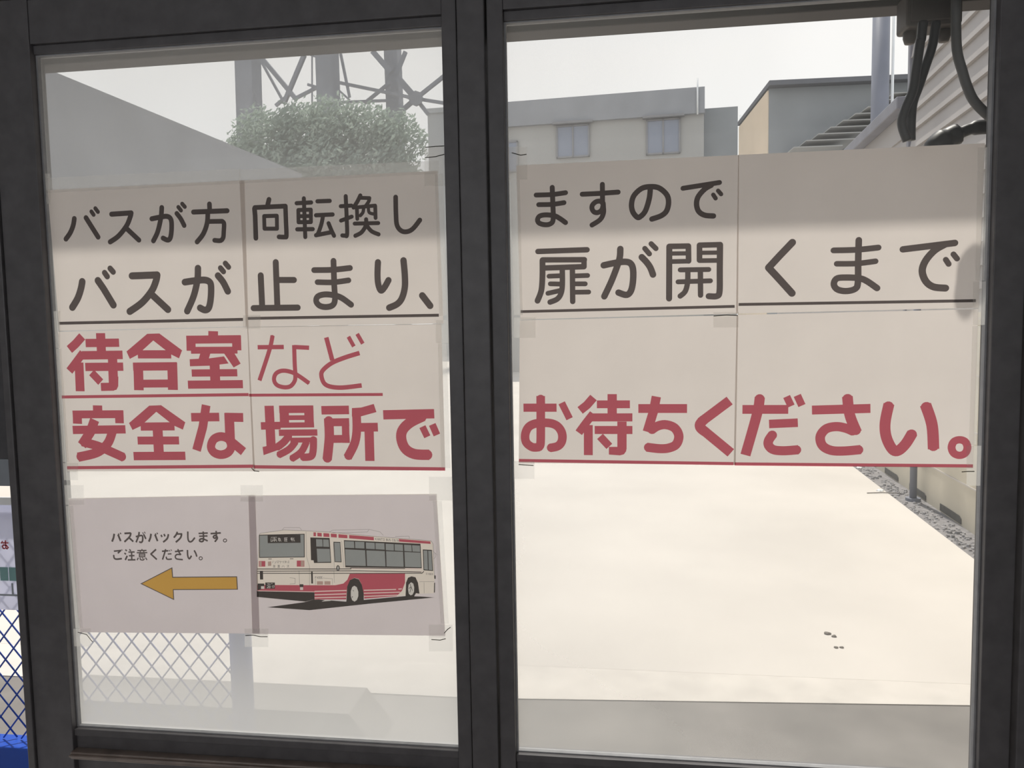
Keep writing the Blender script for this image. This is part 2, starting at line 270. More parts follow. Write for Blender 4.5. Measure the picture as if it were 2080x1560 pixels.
INK={
'S1':[
("black_lettering","r",108,[3559,17420,3525,17284,3447,17132,3340,17007]),
("black_lettering","R",107,[3825,17428,3942,17237,4074,17023]),
("black_lettering","R",87,[3955,17551,4001,17483]),
("black_lettering","R",87,[4048,17613,4102,17539]),
("black_lettering","R",105,[4405,17480,4845,17490]),
("black_lettering","r",106,[4845,17490,4821,17414,4726,17232,4534,17030,4339,16915]),
("black_lettering","R",105,[4735,17166,4984,16932]),
("black_lettering","r",104,[5295,17354,5438,17375,5628,17392,5714,17328,5722,17165,5688,16970,5626,16911,5521,16954]),
("black_lettering","r",104,[5527,17573,5497,17368,5410,17088,5305,16906]),
("black_lettering","r",99,[5850,17442,5931,17331,5999,17194]),
("black_lettering","R",84,[5890,17570,5945,17499]),
("black_lettering","R",84,[5978,17632,6033,17569]),
("black_lettering","R",102,[6569,17605,6569,17470]),
("black_lettering","R",102,[6214,17457,6944,17456]),
("black_lettering","r",103,[6526,17439,6499,17224,6406,17012,6263,16854]),
("black_lettering","R",97,[6524,17256,6825,17250]),
("black_lettering","r",97,[6825,17250,6864,17201,6850,17040,6832,16922,6771,16864,6644,16874]),
("black_lettering","r",152,[3655,16114,3616,15970,3529,15770,3393,15582]),
("black_lettering","R",151,[4013,16127,4129,15957,4332,15612]),
("black_lettering","R",121,[4174,16285,4229,16204]),
("black_lettering","R",121,[4305,16370,4369,16296]),
("black_lettering","R",148,[4786,16203,5349,16208]),
("black_lettering","r",149,[5349,16208,5319,16094,5212,15887,4982,15649,4694,15470]),
("black_lettering","R",148,[5230,15787,5548,15493]),
("black_lettering","r",141,[5952,16045,6147,16067,6383,16078,6497,16032,6522,15922,6499,15682,6448,15508,6363,15466,6260,15512]),
("black_lettering","r",141,[6254,16321,6230,16082,6131,15756,5973,15452]),
("black_lettering","r",140,[6683,16158,6789,16024,6880,15837]),
("black_lettering","R",112,[6745,16312,6806,16237]),
("black_lettering","R",111,[6854,16403,6920,16325]),
("underline","B",62,[3067,15254,7183,15259]),
],
'S2':[
("black_lettering","R",100,[7847,17645,7815,17540]),
("black_lettering","R",101,[7535,16888,7539,17338,7532,17476]),
("black_lettering","R",95,[7539,17497,8187,17501]),
("black_lettering","r",95,[8187,17494,8186,17208,8185,16921,8150,16890,8026,16898]),
("black_lettering","Q",82,[7730,17320,7998,17317,7992,17061,7726,17070]),
("black_lettering","R",85,[8425,17549,8728,17552]),
("black_lettering","R",85,[8579,17638,8579,16876]),
("black_lettering","Q",81,[8454,17414,8716,17411,8709,17168,8449,17173]),
("black_lettering","R",76,[8449,17292,8718,17286]),
("black_lettering","R",85,[8416,17034,8742,17027]),
("black_lettering","R",85,[8859,17570,9115,17568]),
("black_lettering","R",85,[8819,17297,9165,17300]),
("black_lettering","r",85,[8964,17275,8924,17118,8850,16941,8804,16904]),
("black_lettering","R",85,[8804,16904,9119,16953]),
("black_lettering","r",85,[9074,17130,9131,16985,9179,16882]),
("black_lettering","r",84,[9447,17646,9452,17268,9450,16900,9405,16878,9350,16882]),
("black_lettering","R",80,[9337,17455,9558,17459]),
("black_lettering","R",80,[9333,17174,9557,17243]),
("black_lettering","r",84,[9747,17648,9682,17532,9601,17420]),
("black_lettering","R",75,[9761,17602,9932,17591]),
("black_lettering","r",74,[9932,17591,9912,17523,9843,17432]),
("black_lettering","R",79,[9670,17197,9667,17417]),
("black_lettering","R",75,[9667,17420,10043,17441]),
("black_lettering","R",79,[10043,17435,10044,17201]),
("black_lettering","r",70,[9809,17412,9789,17319,9734,17258]),
("black_lettering","r",66,[9902,17419,9916,17314,9998,17280]),
("black_lettering","R",79,[9612,17105,10095,17099]),
("black_lettering","r",84,[9850,17180,9842,17065,9750,16932,9619,16867]),
("black_lettering","r",83,[9853,17065,9952,16946,10095,16879]),
("black_lettering","r",95,[10463,17589,10460,17252,10475,17043,10559,16932,10678,16912,10799,16970,10937,17127]),
("black_lettering","R",128,[7936,16394,7933,15521]),
("black_lettering","R",123,[7967,16038,8308,16029]),
("black_lettering","R",129,[7605,16138,7608,15527]),
("black_lettering","R",124,[7421,15483,8365,15475]),
("black_lettering","r",116,[8737,16215,9125,16211,9487,16237]),
("black_lettering","r",112,[8798,15974,9116,15962,9448,15994]),
("black_lettering","r",121,[9149,16385,9148,15901,9153,15623,9100,15507,8964,15473,8830,15502,8759,15589,8792,15685,8928,15725,9107,15710,9284,15653,9484,15509]),
("black_lettering","r",127,[10065,16333,10048,16091,10058,15900,10109,15776,10188,15844,10269,15975]),
("black_lettering","r",131,[10586,16354,10604,16076,10597,15824,10532,15614,10430,15500,10268,15433]),
("black_lettering","R",134,[10947,15658,11100,15454]),
("underline","B",58,[7289,15277,11272,15265]),
],
'S7':[
("black_lettering","r",92,[13230,17519,13539,17517,13795,17541]),
("black_lettering","r",92,[13276,17336,13537,17332,13762,17355]),
("black_lettering","r",96,[13541,17650,13548,17352,13550,17044,13490,16964,13385,16953,13281,16988,13250,17051,13293,17119,13409,17138,13576,17115,13679,17060,13786,16980]),
("black_lettering","r",94,[14109,17500,14428,17502,14785,17512]),
("black_lettering","R",94,[14491,17668,14492,17316]),
("black_lettering","r",94,[14492,17316,14457,17354,14375,17351,14303,17293,14292,17222,14332,17159,14404,17146,14476,17195,14504,17285]),
("black_lettering","r",94,[14504,17316,14508,17255,14507,17133,14444,17012,14289,16916]),
("black_lettering","r",101,[15383,17534,15362,17364,15291,17144,15199,17042,15138,17032,15058,17133,15034,17275,15080,17435,15222,17561,15383,17588,15544,17558,15684,17431,15720,17289,15683,17130,15583,17043,15411,16988]),
("black_lettering","R",91,[15984,17534,16647,17612]),
("black_lettering","r",99,[16499,17568,16381,17503,16262,17368,16232,17229,16272,17098,16381,17024,16540,17004]),
("black_lettering","R",79,[16535,17394,16578,17326]),
("black_lettering","R",79,[16623,17464,16677,17398]),
("black_lettering","R",104,[13248,16449,14191,16453]),
("black_lettering","R",104,[13334,16286,14138,16267]),
("black_lettering","R",104,[14131,16267,14130,16135]),
("black_lettering","R",105,[14130,16135,13331,16130]),
("black_lettering","r",114,[13334,16276,13329,15974,13304,15703,13227,15506]),
("black_lettering","r",105,[13713,16110,13711,15798,13682,15632,13607,15529,13470,15474]),
("black_lettering","R",92,[13455,15971,13686,15975]),
("black_lettering","R",92,[13479,15825,13684,15815]),
("black_lettering","R",93,[13430,15644,13662,15691]),
("black_lettering","R",104,[13907,16094,13906,15477]),
("black_lettering","R",92,[13947,15964,14197,15966]),
("black_lettering","R",92,[13946,15813,14150,15808]),
("black_lettering","R",92,[13944,15653,14214,15651]),
("black_lettering","r",123,[14503,16150,14746,16194,14930,16203,15022,16156,15058,16032,15050,15806,15008,15643,14926,15579,14779,15627]),
("black_lettering","r",123,[14819,16448,14797,16244,14661,15878,14510,15561]),
("black_lettering","r",122,[15220,16283,15307,16189,15377,16084,15428,15950]),
("black_lettering","R",97,[15277,16444,15362,16340]),
("black_lettering","R",97,[15395,16528,15484,16436]),
("black_lettering","R",113,[15732,16465,15726,15493]),
("black_lettering","R",104,[15732,16469,16083,16464]),
("black_lettering","R",104,[16083,16464,16087,16187]),
("black_lettering","R",88,[16087,16183,15732,16185]),
("black_lettering","R",80,[15742,16335,16073,16329]),
("black_lettering","r",115,[16660,16468,16657,16009,16654,15604,16603,15518,16457,15521]),
("black_lettering","R",103,[16293,16474,16656,16472]),
("black_lettering","R",104,[16287,16474,16287,16197]),
("black_lettering","R",87,[16287,16187,16641,16181]),
("black_lettering","R",79,[16293,16332,16640,16326]),
("black_lettering","R",92,[15933,16025,16456,16018]),
("black_lettering","R",92,[15892,15802,16487,15807]),
("black_lettering","r",100,[16073,16004,16067,15781,16023,15619,15932,15535]),
("black_lettering","R",100,[16303,15998,16307,15543]),
("underline","B",53,[12895,15303,16931,15320]),
],
'S8':[
("black_lettering","R",132,[17957,16471,17737,16239,17538,16022]),
("black_lettering","R",132,[17538,16022,17741,15793,17959,15541]),
("black_lettering","r",107,[18684,16304,19085,16303,19461,16331]),
("black_lettering","r",102,[18743,16059,19089,16054,19416,16086]),
("black_lettering","r",116,[19120,16475,19116,16060,19117,15712,19074,15597,18918,15558,18761,15592,18697,15687,18747,15791,18915,15805,19138,15786,19272,15731,19451,15599]),
("black_lettering","R",117,[19883,16286,20761,16373]),
("black_lettering","r",126,[20593,16353,20423,16251,20275,16073,20220,15891,20283,15706,20416,15599,20622,15571]),
("black_lettering","R",99,[20615,16081,20666,16000]),
("black_lettering","R",99,[20742,16173,20804,16092]),
("underline","B",54,[17002,15354,21139,15335]),
],
'S3':[
("red_lettering","B",186,[3586,14970,3427,14817,3272,14697]),
("red_lettering","B",173,[3582,14623,3406,14422,3242,14242]),
("red_lettering","B",205,[3476,14421,3464,13810]),
("red_lettering","B",175,[3654,14828,4419,14824]),
("red_lettering","B",208,[4009,15031,4005,14628]),
("red_lettering","B",180,[3556,14570,4484,14569]),
("red_lettering","B",176,[3614,14324,4483,14321]),
("red_lettering","B",212,[4250,14498,4238,13923]),
("red_lettering","B",171,[3947,13899,4244,13902]),
("red_lettering","P",2,[4153,14116,4360,14114,4344,13912,4302,13837,4227,13821,4135,13821]),
("red_lettering","B",167,[3753,14205,3949,14000]),
("red_lettering","P",2,[5063,14999,5335,15003,5822,14646,5745,14480,5570,14566,5191,14859,4822,14565,4642,14482,4575,14638]),
("red_lettering","B",172,[4828,14575,5575,14566]),
("red_lettering","B",217,[4824,14396,4809,13823]),
("red_lettering","B",221,[5588,14393,5575,13825]),
("red_lettering","B",172,[4705,14319,5692,14317]),
("red_lettering","B",166,[4833,13961,5560,13960]),
("red_lettering","B",212,[6527,15031,6521,14918]),
("red_lettering","B",166,[5927,14864,7122,14857]),
("red_lettering","B",201,[6031,14925,6022,14633]),
("red_lettering","B",197,[7029,14930,7023,14630]),
("red_lettering","B",142,[6018,14644,7037,14634]),
("red_lettering","P",2,[6233,14610,6455,14607,6404,14472,6738,14510,6830,14363,6430,14321,5979,14314,5980,14460,6181,14468]),
("red_lettering","P",2,[6741,14572,6962,14579,7094,14356,6937,14279]),
("red_lettering","B",217,[6524,14345,6521,13928]),
("red_lettering","B",151,[6010,14173,7011,14170]),
("red_lettering","B",169,[5914,13932,7123,13934]),
("red_lettering","B",214,[3844,13507,3840,13368]),
("red_lettering","B",168,[3256,13315,4428,13319]),
("red_lettering","B",211,[3368,13380,3356,13116]),
("red_lettering","B",196,[4333,13392,4328,13126]),
("red_lettering","B",177,[3236,12983,4455,12997]),
("red_lettering","B",215,[3759,13200,3642,12936,3427,12654]),
("red_lettering","b",196,[3436,12730,3782,12644,4078,12526,4377,12398]),
("red_lettering","b",201,[4156,12958,4031,12699,3774,12503,3320,12396]),
("red_lettering","P",2,[5023,13497,5290,13506,5814,13146,5752,12991,5557,13076,5176,13368,4804,13066,4615,12984,4543,13130]),
("red_lettering","B",173,[4803,13055,5568,13061]),
("red_lettering","B",169,[4717,12759,5654,12763]),
("red_lettering","B",224,[5185,13002,5185,12509]),
("red_lettering","B",178,[4606,12427,5779,12439]),
("red_lettering","B",179,[5950,13252,6573,13255]),
("red_lettering","B",193,[6295,13503,6198,13044,6034,12556]),
("red_lettering","B",211,[6792,13339,6790,12728]),
("red_lettering","B",186,[6699,13251,7098,13244]),
("red_lettering","o",183,[6591,12848,6755,12791,6806,12639,6731,12516,6572,12467,6418,12515,6359,12638,6432,12791]),
("red_lettering","B",189,[6755,12791,7071,12533]),
("red_underline","B",64,[3029,13690,7236,13718]),
("red_underline","B",69,[3052,12167,7305,12230]),
],
'S4':[
("red_lettering","B",89,[7478,14687,8039,14684]),
("red_lettering","b",89,[7809,14920,7734,14639,7488,14007]),
("red_lettering","b",88,[8261,14720,8258,14345,8262,14123,8243,13990,8146,13883,8005,13864,7855,13915,7801,14027,7853,14149,7996,14203,8181,14172,8340,14089,8548,13943]),
("red_lettering","B",88,[8260,14681,8576,14661]),
("red_lettering","B",96,[8946,14864,9055,14402]),
("red_lettering","b",92,[9630,14542,9320,14454,9042,14347,8853,14206,8814,14096,8866,13940,9001,13869,9253,13849,9653,13890]),
("red_lettering","B",82,[9409,14872,9516,14674]),
("red_lettering","B",81,[9593,14926,9704,14728]),
("red_lettering","B",200,[7672,13486,7680,12577]),
("red_lettering","B",156,[7477,13069,7902,13078]),
("red_lettering","P",2,[7493,12633,7601,12656,7910,12713,7917,12600,7509,12463]),
("red_lettering","B",199,[7994,13484,7989,13040]),
("red_lettering","B",197,[8521,13487,8519,13040]),
("red_lettering","B",154,[7887,13411,8620,13413]),
("red_lettering","B",98,[7990,13238,8527,13241]),
("red_lettering","B",107,[7902,13085,8621,13092]),
("red_lettering","B",131,[7860,12928,8685,12935]),
("red_lettering","b",155,[8081,12872,7958,12736,7800,12623]),
("red_lettering","B",103,[8100,12775,8665,12783]),
("red_lettering","b",154,[8597,12816,8583,12581,8531,12445,8339,12422]),
("red_lettering","b",146,[8212,12748,8069,12590,7829,12464]),
("red_lettering","b",145,[8450,12749,8325,12534,8108,12387]),
("red_lettering","B",175,[8788,13390,9370,13395]),
("red_lettering","b",199,[8936,13219,8937,12873,8910,12627,8873,12380]),
("red_lettering","B",161,[8836,13141,9366,13147]),
("red_lettering","B",156,[9288,13207,9282,12722]),
("red_lettering","B",161,[8962,12801,9365,12807]),
("red_lettering","P",2,[9433,13433,9627,13443,9891,13515,9942,13350,9610,13262,9427,13262]),
("red_lettering","b",183,[9522,13384,9521,13007,9466,12718,9306,12423]),
("red_lettering","B",178,[9522,13040,9962,13045]),
("red_lettering","B",194,[9777,13007,9774,12356]),
("red_lettering","B",188,[10081,13294,11130,13314]),
("red_lettering","b",211,[10906,13270,10634,13139,10473,12985,10441,12809,10518,12610,10706,12501,11008,12487]),
("red_lettering","B",138,[10882,13056,10977,12850]),
("red_lettering","B",145,[11084,13100,11174,12887]),
("red_underline","B",60,[7245,13706,10084,13705]),
("red_underline","B",69,[7296,12218,11324,12202]),
],
'S9':[
("red_lettering","B",161,[12920,13428,13570,13426]),
("red_lettering","b",170,[13262,13656,13257,13221,13249,12773,13229,12671,13184,12646,13072,12653,12961,12749,12948,12907,13022,13053,13180,13120,13425,13125,13580,13064,13667,12930,13665,12774,13586,12672,13430,12634]),
("red_lettering","B",137,[13670,13521,13821,13209]),
("red_lettering","B",165,[14287,13622,14159,13475,14026,13371]),
("red_lettering","B",154,[14278,13308,14122,13109,13995,12935]),
("red_lettering","B",172,[14181,13086,14176,12496]),
("red_lettering","B",152,[14350,13489,14982,13487]),
("red_lettering","B",178,[14645,13686,14642,13241]),
("red_lettering","B",157,[14222,13235,15028,13234]),
("red_lettering","B",157,[14303,12989,15027,12989]),
("red_lettering","B",178,[14828,13153,14825,12610]),
("red_lettering","P",2,[14574,12660,14742,12661,14912,12677,14905,12577,14861,12515,14785,12494,14573,12509]),
("red_lettering","B",153,[14405,12864,14583,12669]),
("red_lettering","B",171,[15141,13405,16057,13402]),
("red_lettering","B",176,[15482,13634,15427,13349,15308,12954]),
("red_lettering","b",176,[15383,12987,15501,13064,15652,13093,15822,13031,15903,12878,15854,12713,15715,12642,15543,12628,15296,12656]),
("red_lettering","B",185,[16845,13551,16311,13140]),
("red_lettering","b",190,[16374,13190,16307,13119,16294,13068,16319,13016,16395,12955]),
("red_lettering","B",185,[16332,13010,16870,12553]),
("red_underline","B",61,[12813,12383,16923,12346]),
],
'S10':[
("red_lettering","B",167,[17079,13382,17911,13380]),
("red_lettering","b",187,[17395,13611,17348,13304,17138,12512]),
("red_lettering","B",134,[17879,13623,17963,13442]),
("red_lettering","B",138,[18070,13643,18156,13451]),
("red_lettering","B",162,[17566,13105,18086,13129]),
("red_lettering","b",174,[17637,12911,17562,12794,17562,12697,17651,12617,17837,12598,18103,12619]),
("red_lettering","B",168,[18336,13366,19371,13394]),
("red_lettering","b",190,[18962,13617,19008,13276,19137,12946]),
("red_lettering","b",173,[19080,12966,18944,13025,18773,13056,18592,13013,18491,12869,18531,12700,18688,12609,18916,12598,19214,12626]),
("red_lettering","b",192,[19693,13476,19633,13132,19655,12871,19760,12645,19861,12604,19993,12729,20111,12938]),
("red_lettering","b",198,[20325,13462,20446,13085,20482,12640]),
("red_lettering","o",136,[20923,12814,21020,12779,21062,12673,21026,12567,20931,12526,20833,12566,20791,12672,20828,12778]),
("red_underline","B",61,[16938,12342,21165,12332]),
],
'S5':[
("black_lettering","B",43,[4054,10744,4034,10659,3993,10571]),
("black_lettering","B",43,[4141,10728,4194,10586]),
("black_lettering","B",26,[4147,10751,4169,10722]),
("black_lettering","B",26,[4191,10769,4210,10739]),
("black_lettering","B",40,[4290,10755,4440,10767]),
("black_lettering","b",40,[4440,10767,4407,10686,4279,10570]),
("black_lettering","B",40,[4391,10666,4486,10581]),
("black_lettering","b",37,[4549,10689,4678,10718,4707,10686,4700,10605,4669,10569,4627,10577]),
("black_lettering","b",37,[4633,10791,4613,10704,4549,10566]),
("black_lettering","b",37,[4736,10739,4755,10700,4776,10651]),
("black_lettering","B",21,[4710,10786,4729,10753]),
("black_lettering","B",21,[4751,10800,4772,10763]),
("black_lettering","B",42,[4904,10760,4885,10676,4844,10588]),
("black_lettering","B",42,[4993,10744,5045,10603]),
("black_lettering","B",25,[4998,10767,5021,10738]),
("black_lettering","B",25,[5037,10785,5057,10755]),
("black_lettering","B",37,[5130,10740,5153,10694]),
("black_lettering","B",37,[5199,10762,5220,10709]),
("black_lettering","b",39,[5300,10757,5267,10663,5171,10584]),
("black_lettering","b",39,[5505,10807,5474,10747,5422,10690]),
("black_lettering","B",36,[5496,10765,5615,10770]),
("black_lettering","b",39,[5601,10769,5568,10683,5458,10587]),
("black_lettering","b",36,[5743,10825,5739,10673,5764,10610,5822,10615,5896,10696]),
("black_lettering","B",33,[5984,10787,6192,10800]),
("black_lettering","B",33,[5992,10727,6182,10737]),
("black_lettering","b",36,[6090,10831,6088,10653,6051,10613,6000,10625,6012,10662,6075,10673,6181,10631]),
("black_lettering","B",36,[6253,10788,6484,10808]),
("black_lettering","b",36,[6380,10850,6381,10731,6345,10691,6312,10717,6338,10748,6379,10745,6400,10692,6341,10616]),
("black_lettering","o",19,[6571,10681,6598,10670,6605,10648,6590,10624,6565,10615,6541,10625,6533,10646,6545,10670]),
("black_lettering","B",34,[4023,10363,4182,10380,4111,10320]),
("black_lettering","b",37,[4013,10275,4021,10215,4070,10189,4200,10205]),
("black_lettering","B",19,[4168,10397,4185,10373]),
("black_lettering","B",19,[4205,10407,4220,10382]),
("black_lettering","B",34,[4290,10402,4324,10376]),
("black_lettering","B",34,[4264,10328,4301,10302]),
("black_lettering","B",37,[4328,10269,4276,10176]),
("black_lettering","B",31,[4383,10411,4417,10378]),
("black_lettering","B",31,[4358,10350,4504,10357]),
("black_lettering","B",31,[4365,10270,4496,10277]),
("black_lettering","B",34,[4334,10179,4512,10186]),
("black_lettering","B",34,[4433,10365,4427,10184]),
("black_lettering","B",28,[4675,10424,4676,10384]),
("black_lettering","B",26,[4567,10388,4780,10397]),
("black_lettering","B",23,[4630,10383,4637,10348]),
("black_lettering","B",23,[4722,10385,4708,10350]),
("black_lettering","B",26,[4550,10341,4795,10349]),
("black_lettering","B",23,[4598,10315,4747,10319]),
("black_lettering","B",23,[4594,10255,4744,10258]),
("black_lettering","B",23,[4610,10324,4605,10246]),
("black_lettering","B",23,[4736,10326,4732,10249]),
("black_lettering","B",17,[4596,10284,4745,10288]),
("black_lettering","B",26,[4582,10232,4550,10180]),
("black_lettering","b",26,[4624,10235,4629,10193,4690,10186,4717,10213]),
("black_lettering","B",23,[4667,10239,4689,10215]),
("black_lettering","B",26,[4747,10238,4778,10188]),
("black_lettering","B",37,[5000,10425,4867,10312]),
("black_lettering","B",37,[4870,10324,5005,10204]),
("black_lettering","B",34,[5132,10385,5280,10400]),
("black_lettering","b",34,[5219,10429,5193,10355,5136,10205]),
("black_lettering","B",28,[5262,10328,5347,10335]),
("black_lettering","b",31,[5224,10265,5231,10225,5273,10214,5348,10223]),
("black_lettering","B",18,[5298,10418,5316,10385]),
("black_lettering","B",18,[5338,10428,5356,10399]),
("black_lettering","B",34,[5427,10385,5617,10411]),
("black_lettering","b",34,[5499,10435,5520,10376,5559,10321]),
("black_lettering","b",31,[5559,10321,5472,10324,5431,10281,5460,10228,5599,10215]),
("black_lettering","b",36,[5715,10427,5715,10301,5747,10238,5799,10303]),
("black_lettering","b",36,[5868,10417,5899,10358,5917,10292]),
("black_lettering","o",19,[6007,10287,6033,10276,6041,10255,6029,10231,6003,10220,5977,10230,5969,10253,5980,10275]),
("arrow_outline","P",2,[4592,9665,5351,10045,5356,9836,6803,9886,6808,9599,5354,9548,5354,9328]),
("arrow","P",2,[4634,9667,5329,10014,5337,9816,6784,9866,6786,9614,5335,9565,5335,9356]),
],
'S6':[
("bus_ground_shadow","P",2,[7444,9241,8269,9377,8488,9448,9152,9416,10423,9570,10736,9573,11036,9561,9682,9390,8370,9209]),
("bus_body","P",2,[7233,9580,7246,9975,7287,10294,7325,10760,7353,10814,7875,10897,8350,10889,8884,10870,9707,10807,10994,10733,11033,10669,11034,10320,11046,9950,11034,9650,10716,9626,10214,9553,8487,9437,8492,9564]),
("outline","B",8,[7325,10760,7353,10814,7875,10897,8350,10889,8884,10870,9707,10807,10994,10733,11037,10669,11039,10320,11048,9950]),
("outline","B",7,[7325,10760,7287,10294,7246,9975,7228,9569]),
("outline","B",6,[7843,10901,7888,10948,8223,10954,8264,10904]),
("outline","B",6,[8863,10873,8928,10912,9711,10943,9940,10894,10005,10823]),
("outline","B",6,[8926,10854,9668,10888,9711,10943]),
("outline","B",6,[10251,10807,10542,10819,10551,10772]),
("outline","B",6,[11019,10535,11114,10441]),
("outline","B",6,[11046,10361,11078,10403,11070,10485]),
("outline","B",6,[8360,10874,8350,10340,8406,10131,8386,9614]),
("outline","B",6,[8929,10060,8931,9809]),
("outline","B",7,[7964,9888,8083,9880,8078,9764,7962,9756]),
("outline","B",7,[8175,10031,8174,9724]),
("outline","B",6,[8677,9903,8891,9892,8886,9765]),
("outline","B",6,[10734,9879,11044,9892]),
("outline","B",6,[10827,9872,10825,9644]),
("outline","B",6,[8526,9882,8521,9755]),
("outline","B",6,[8940,10646,8941,10103]),
("outline","B",6,[9116,10691,9145,10139]),
("bus_bumper","P",2,[7228,9580,8493,9602,8488,9448,8291,9389,7223,9456]),
("bus_tire","P",2,[9173,9416,9201,9732,9263,9870,9361,9921,9455,9896,9515,9783,9551,9596,9546,9438,9449,9404]),
("bus_tire","P",2,[10434,9570,10452,9851,10497,9956,10570,9987,10653,9970,10702,9858,10727,9631,10654,9639,10611,9565]),
("bus_red_band","P",2,[7245,9715,8499,9744,8950,9757,9122,9797,9211,9879,9268,10006,10437,10043,10431,9850,10364,9682,10245,9564,9558,9491,9551,9596,9515,9783,9456,9903,9361,9925,9263,9870,9201,9732,9170,9463,8487,9441,8494,9607,7240,9595]),
("bus_roof_band","P",2,[8520,10861,8572,10858,8569,10778,8517,10781]),
("bus_roof_band","P",2,[8601,10854,8695,10849,8695,10774,8601,10779]),
("bus_roof_band","P",2,[8732,10848,8857,10842,8859,10767,8731,10771]),
("bus_roof_band","P",2,[8889,10841,9017,10833,9016,10760,8891,10766]),
("bus_roof_band","P",2,[9053,10831,9243,10818,9243,10750,9052,10756]),
("bus_roof_band","P",2,[9281,10819,9803,10788,9803,10717,9279,10748]),
("bus_roof_band","P",2,[10328,10757,10983,10719,10986,10668,10331,10701]),
("bus_tail_lamp","P",2,[7301,10227,7444,10230,7438,10111,7296,10108]),
("bus_tail_lamp","P",2,[8135,10257,8299,10261,8294,10133,8129,10129]),
("stripe","B",21,[8494,9611,9186,9652]),
("stripe","B",21,[8491,9539,9179,9581]),
("stripe","B",21,[8489,9475,9176,9513]),
("stripe","B",21,[9554,9667,10239,9704]),
("stripe","B",21,[10287,9713,10361,9720]),
("stripe","B",19,[9552,9604,10321,9650]),
("stripe","B",19,[9549,9537,10277,9586]),
("stripe","B",15,[7240,9587,8493,9602]),
("stripe","B",17,[9304,10118,10813,10150]),
("stripe","B",15,[9599,10067,10791,10088]),
("bus_black_trim","P",2,[7333,10786,8326,10826,8310,10329,7311,10295]),
("bus_black_trim","P",2,[8447,10751,8862,10748,8877,10227,8506,10214,8498,10270,8444,10273]),
("bus_black_trim","P",2,[8941,10671,9089,10670,9100,10243,8951,10245]),
("bus_black_trim","P",2,[9165,10709,10776,10667,10789,10160,9177,10140]),
("bus_black_trim","P",2,[10820,10551,11009,10545,11023,10110,10823,10119]),
("bus_black_trim","B",17,[7261,10056,8963,10099,9304,10112]),
("bus_black_trim","B",15,[7258,10007,9387,10072,10780,10081]),
("bus_black_trim","B",15,[7256,9962,9279,10015,10790,10057,10833,10099]),
("bus_black_trim","B",13,[9283,10128,10440,10145]),
("bus_black_trim","P",2,[7314,10019,7384,10021,7380,9834,7310,9832]),
("bus_black_trim","P",2,[7512,10283,7588,10284,7588,10272,7511,10270]),
("bus_black_trim","P",2,[7985,10298,8063,10300,8062,10287,7984,10285]),
("bus_black_trim","P",2,[7424,9771,7636,9777,7631,9645,7418,9639]),
("bus_black_trim","P",2,[8175,9756,8258,9758,8255,9699,8173,9697]),
("bus_black_trim","P",2,[7253,9745,7401,9749,7396,9638,7247,9602]),
("bus_black_trim","P",2,[8434,10031,8471,10032,8468,9779,8431,9778]),
("bus_black_trim","P",2,[11039,9867,11058,9868,11049,9665,11028,9660]),
("bus_black_trim","P",2,[11047,10022,11074,10017,11072,9947,11046,9950]),
("bus_black_trim","o",17,[9021,10172,9045,10147,9043,10095,9017,10063,8992,10093,8994,10146]),
("bus_glass","P",2,[7347,10769,8308,10809,8294,10343,7329,10312]),
("bus_glass","P",2,[8570,10718,8703,10714,8706,10564,8569,10563]),
("bus_glass","P",2,[8720,10714,8840,10713,8847,10560,8719,10562]),
("bus_glass","P",2,[8576,10517,8854,10519,8865,10247,8582,10236]),
("bus_glass","P",2,[8957,10655,9078,10653,9085,10257,8964,10258]),
("bus_glass","P",2,[9179,10688,9378,10684,9382,10547,9181,10551]),
("bus_glass","P",2,[9401,10682,9598,10678,9597,10543,9401,10547]),
("bus_glass","P",2,[9631,10670,9816,10666,9818,10534,9631,10540]),
("bus_glass","P",2,[9833,10664,10021,10660,10023,10528,9833,10534]),
("bus_glass","P",2,[10048,10652,10217,10647,10217,10513,10048,10520]),
("bus_glass","P",2,[10234,10646,10406,10641,10409,10507,10234,10514]),
("bus_glass","P",2,[10433,10640,10586,10635,10591,10503,10436,10508]),
("bus_glass","P",2,[10601,10633,10760,10628,10765,10499,10606,10503]),
("bus_glass","P",2,[9184,10518,9609,10506,9615,10178,9187,10176]),
("bus_glass","P",2,[9638,10505,10024,10499,10031,10180,9640,10179]),
("bus_glass","P",2,[10054,10497,10408,10491,10412,10181,10052,10181]),
("bus_glass","P",2,[10437,10489,10769,10484,10777,10178,10441,10180]),
("bus_glass","P",2,[10836,10531,10914,10529,10916,10132,10838,10138]),
("bus_glass","P",2,[10931,10527,10997,10524,11007,10126,10933,10132]),
("bus_glass","o",13,[9020,10153,9032,10136,9031,10101,9017,10084,9005,10100,9007,10136]),
("bus_black_trim2","P",2,[7518,10785,8234,10803,8232,10635,7515,10612]),
("bus_lamp_lens","P",2,[7312,10219,7362,10220,7358,10118,7307,10117]),
("bus_lamp_lens","P",2,[8221,10253,8290,10255,8286,10141,8216,10139]),
("bus_side_vent","P",2,[8556,9830,8685,9833,8682,9760,8553,9756]),
("bus_side_vent","P",2,[8717,9834,8846,9838,8843,9764,8715,9761]),
("bus_sticker","P",2,[7502,10219,7575,10227,7571,10132,7498,10126]),
("bus_wheel","P",2,[9355,9758,9407,9728,9436,9634,9433,9540,9398,9455,9348,9422,9298,9452,9273,9535,9277,9640,9307,9725]),
("bus_wheel","P",2,[10557,9864,10602,9839,10620,9762,10614,9669,10581,9606,10539,9590,10504,9624,10490,9717,10505,9811]),
("bus_reflector","P",2,[8680,9422,8724,9440,8870,9445,8831,9423,8637,9400]),
("bus_reflector","P",2,[8183,9693,8249,9695,8246,9635,8181,9633]),
("bus_reflector","P",2,[7326,9690,7398,9692,7396,9634,7323,9632]),
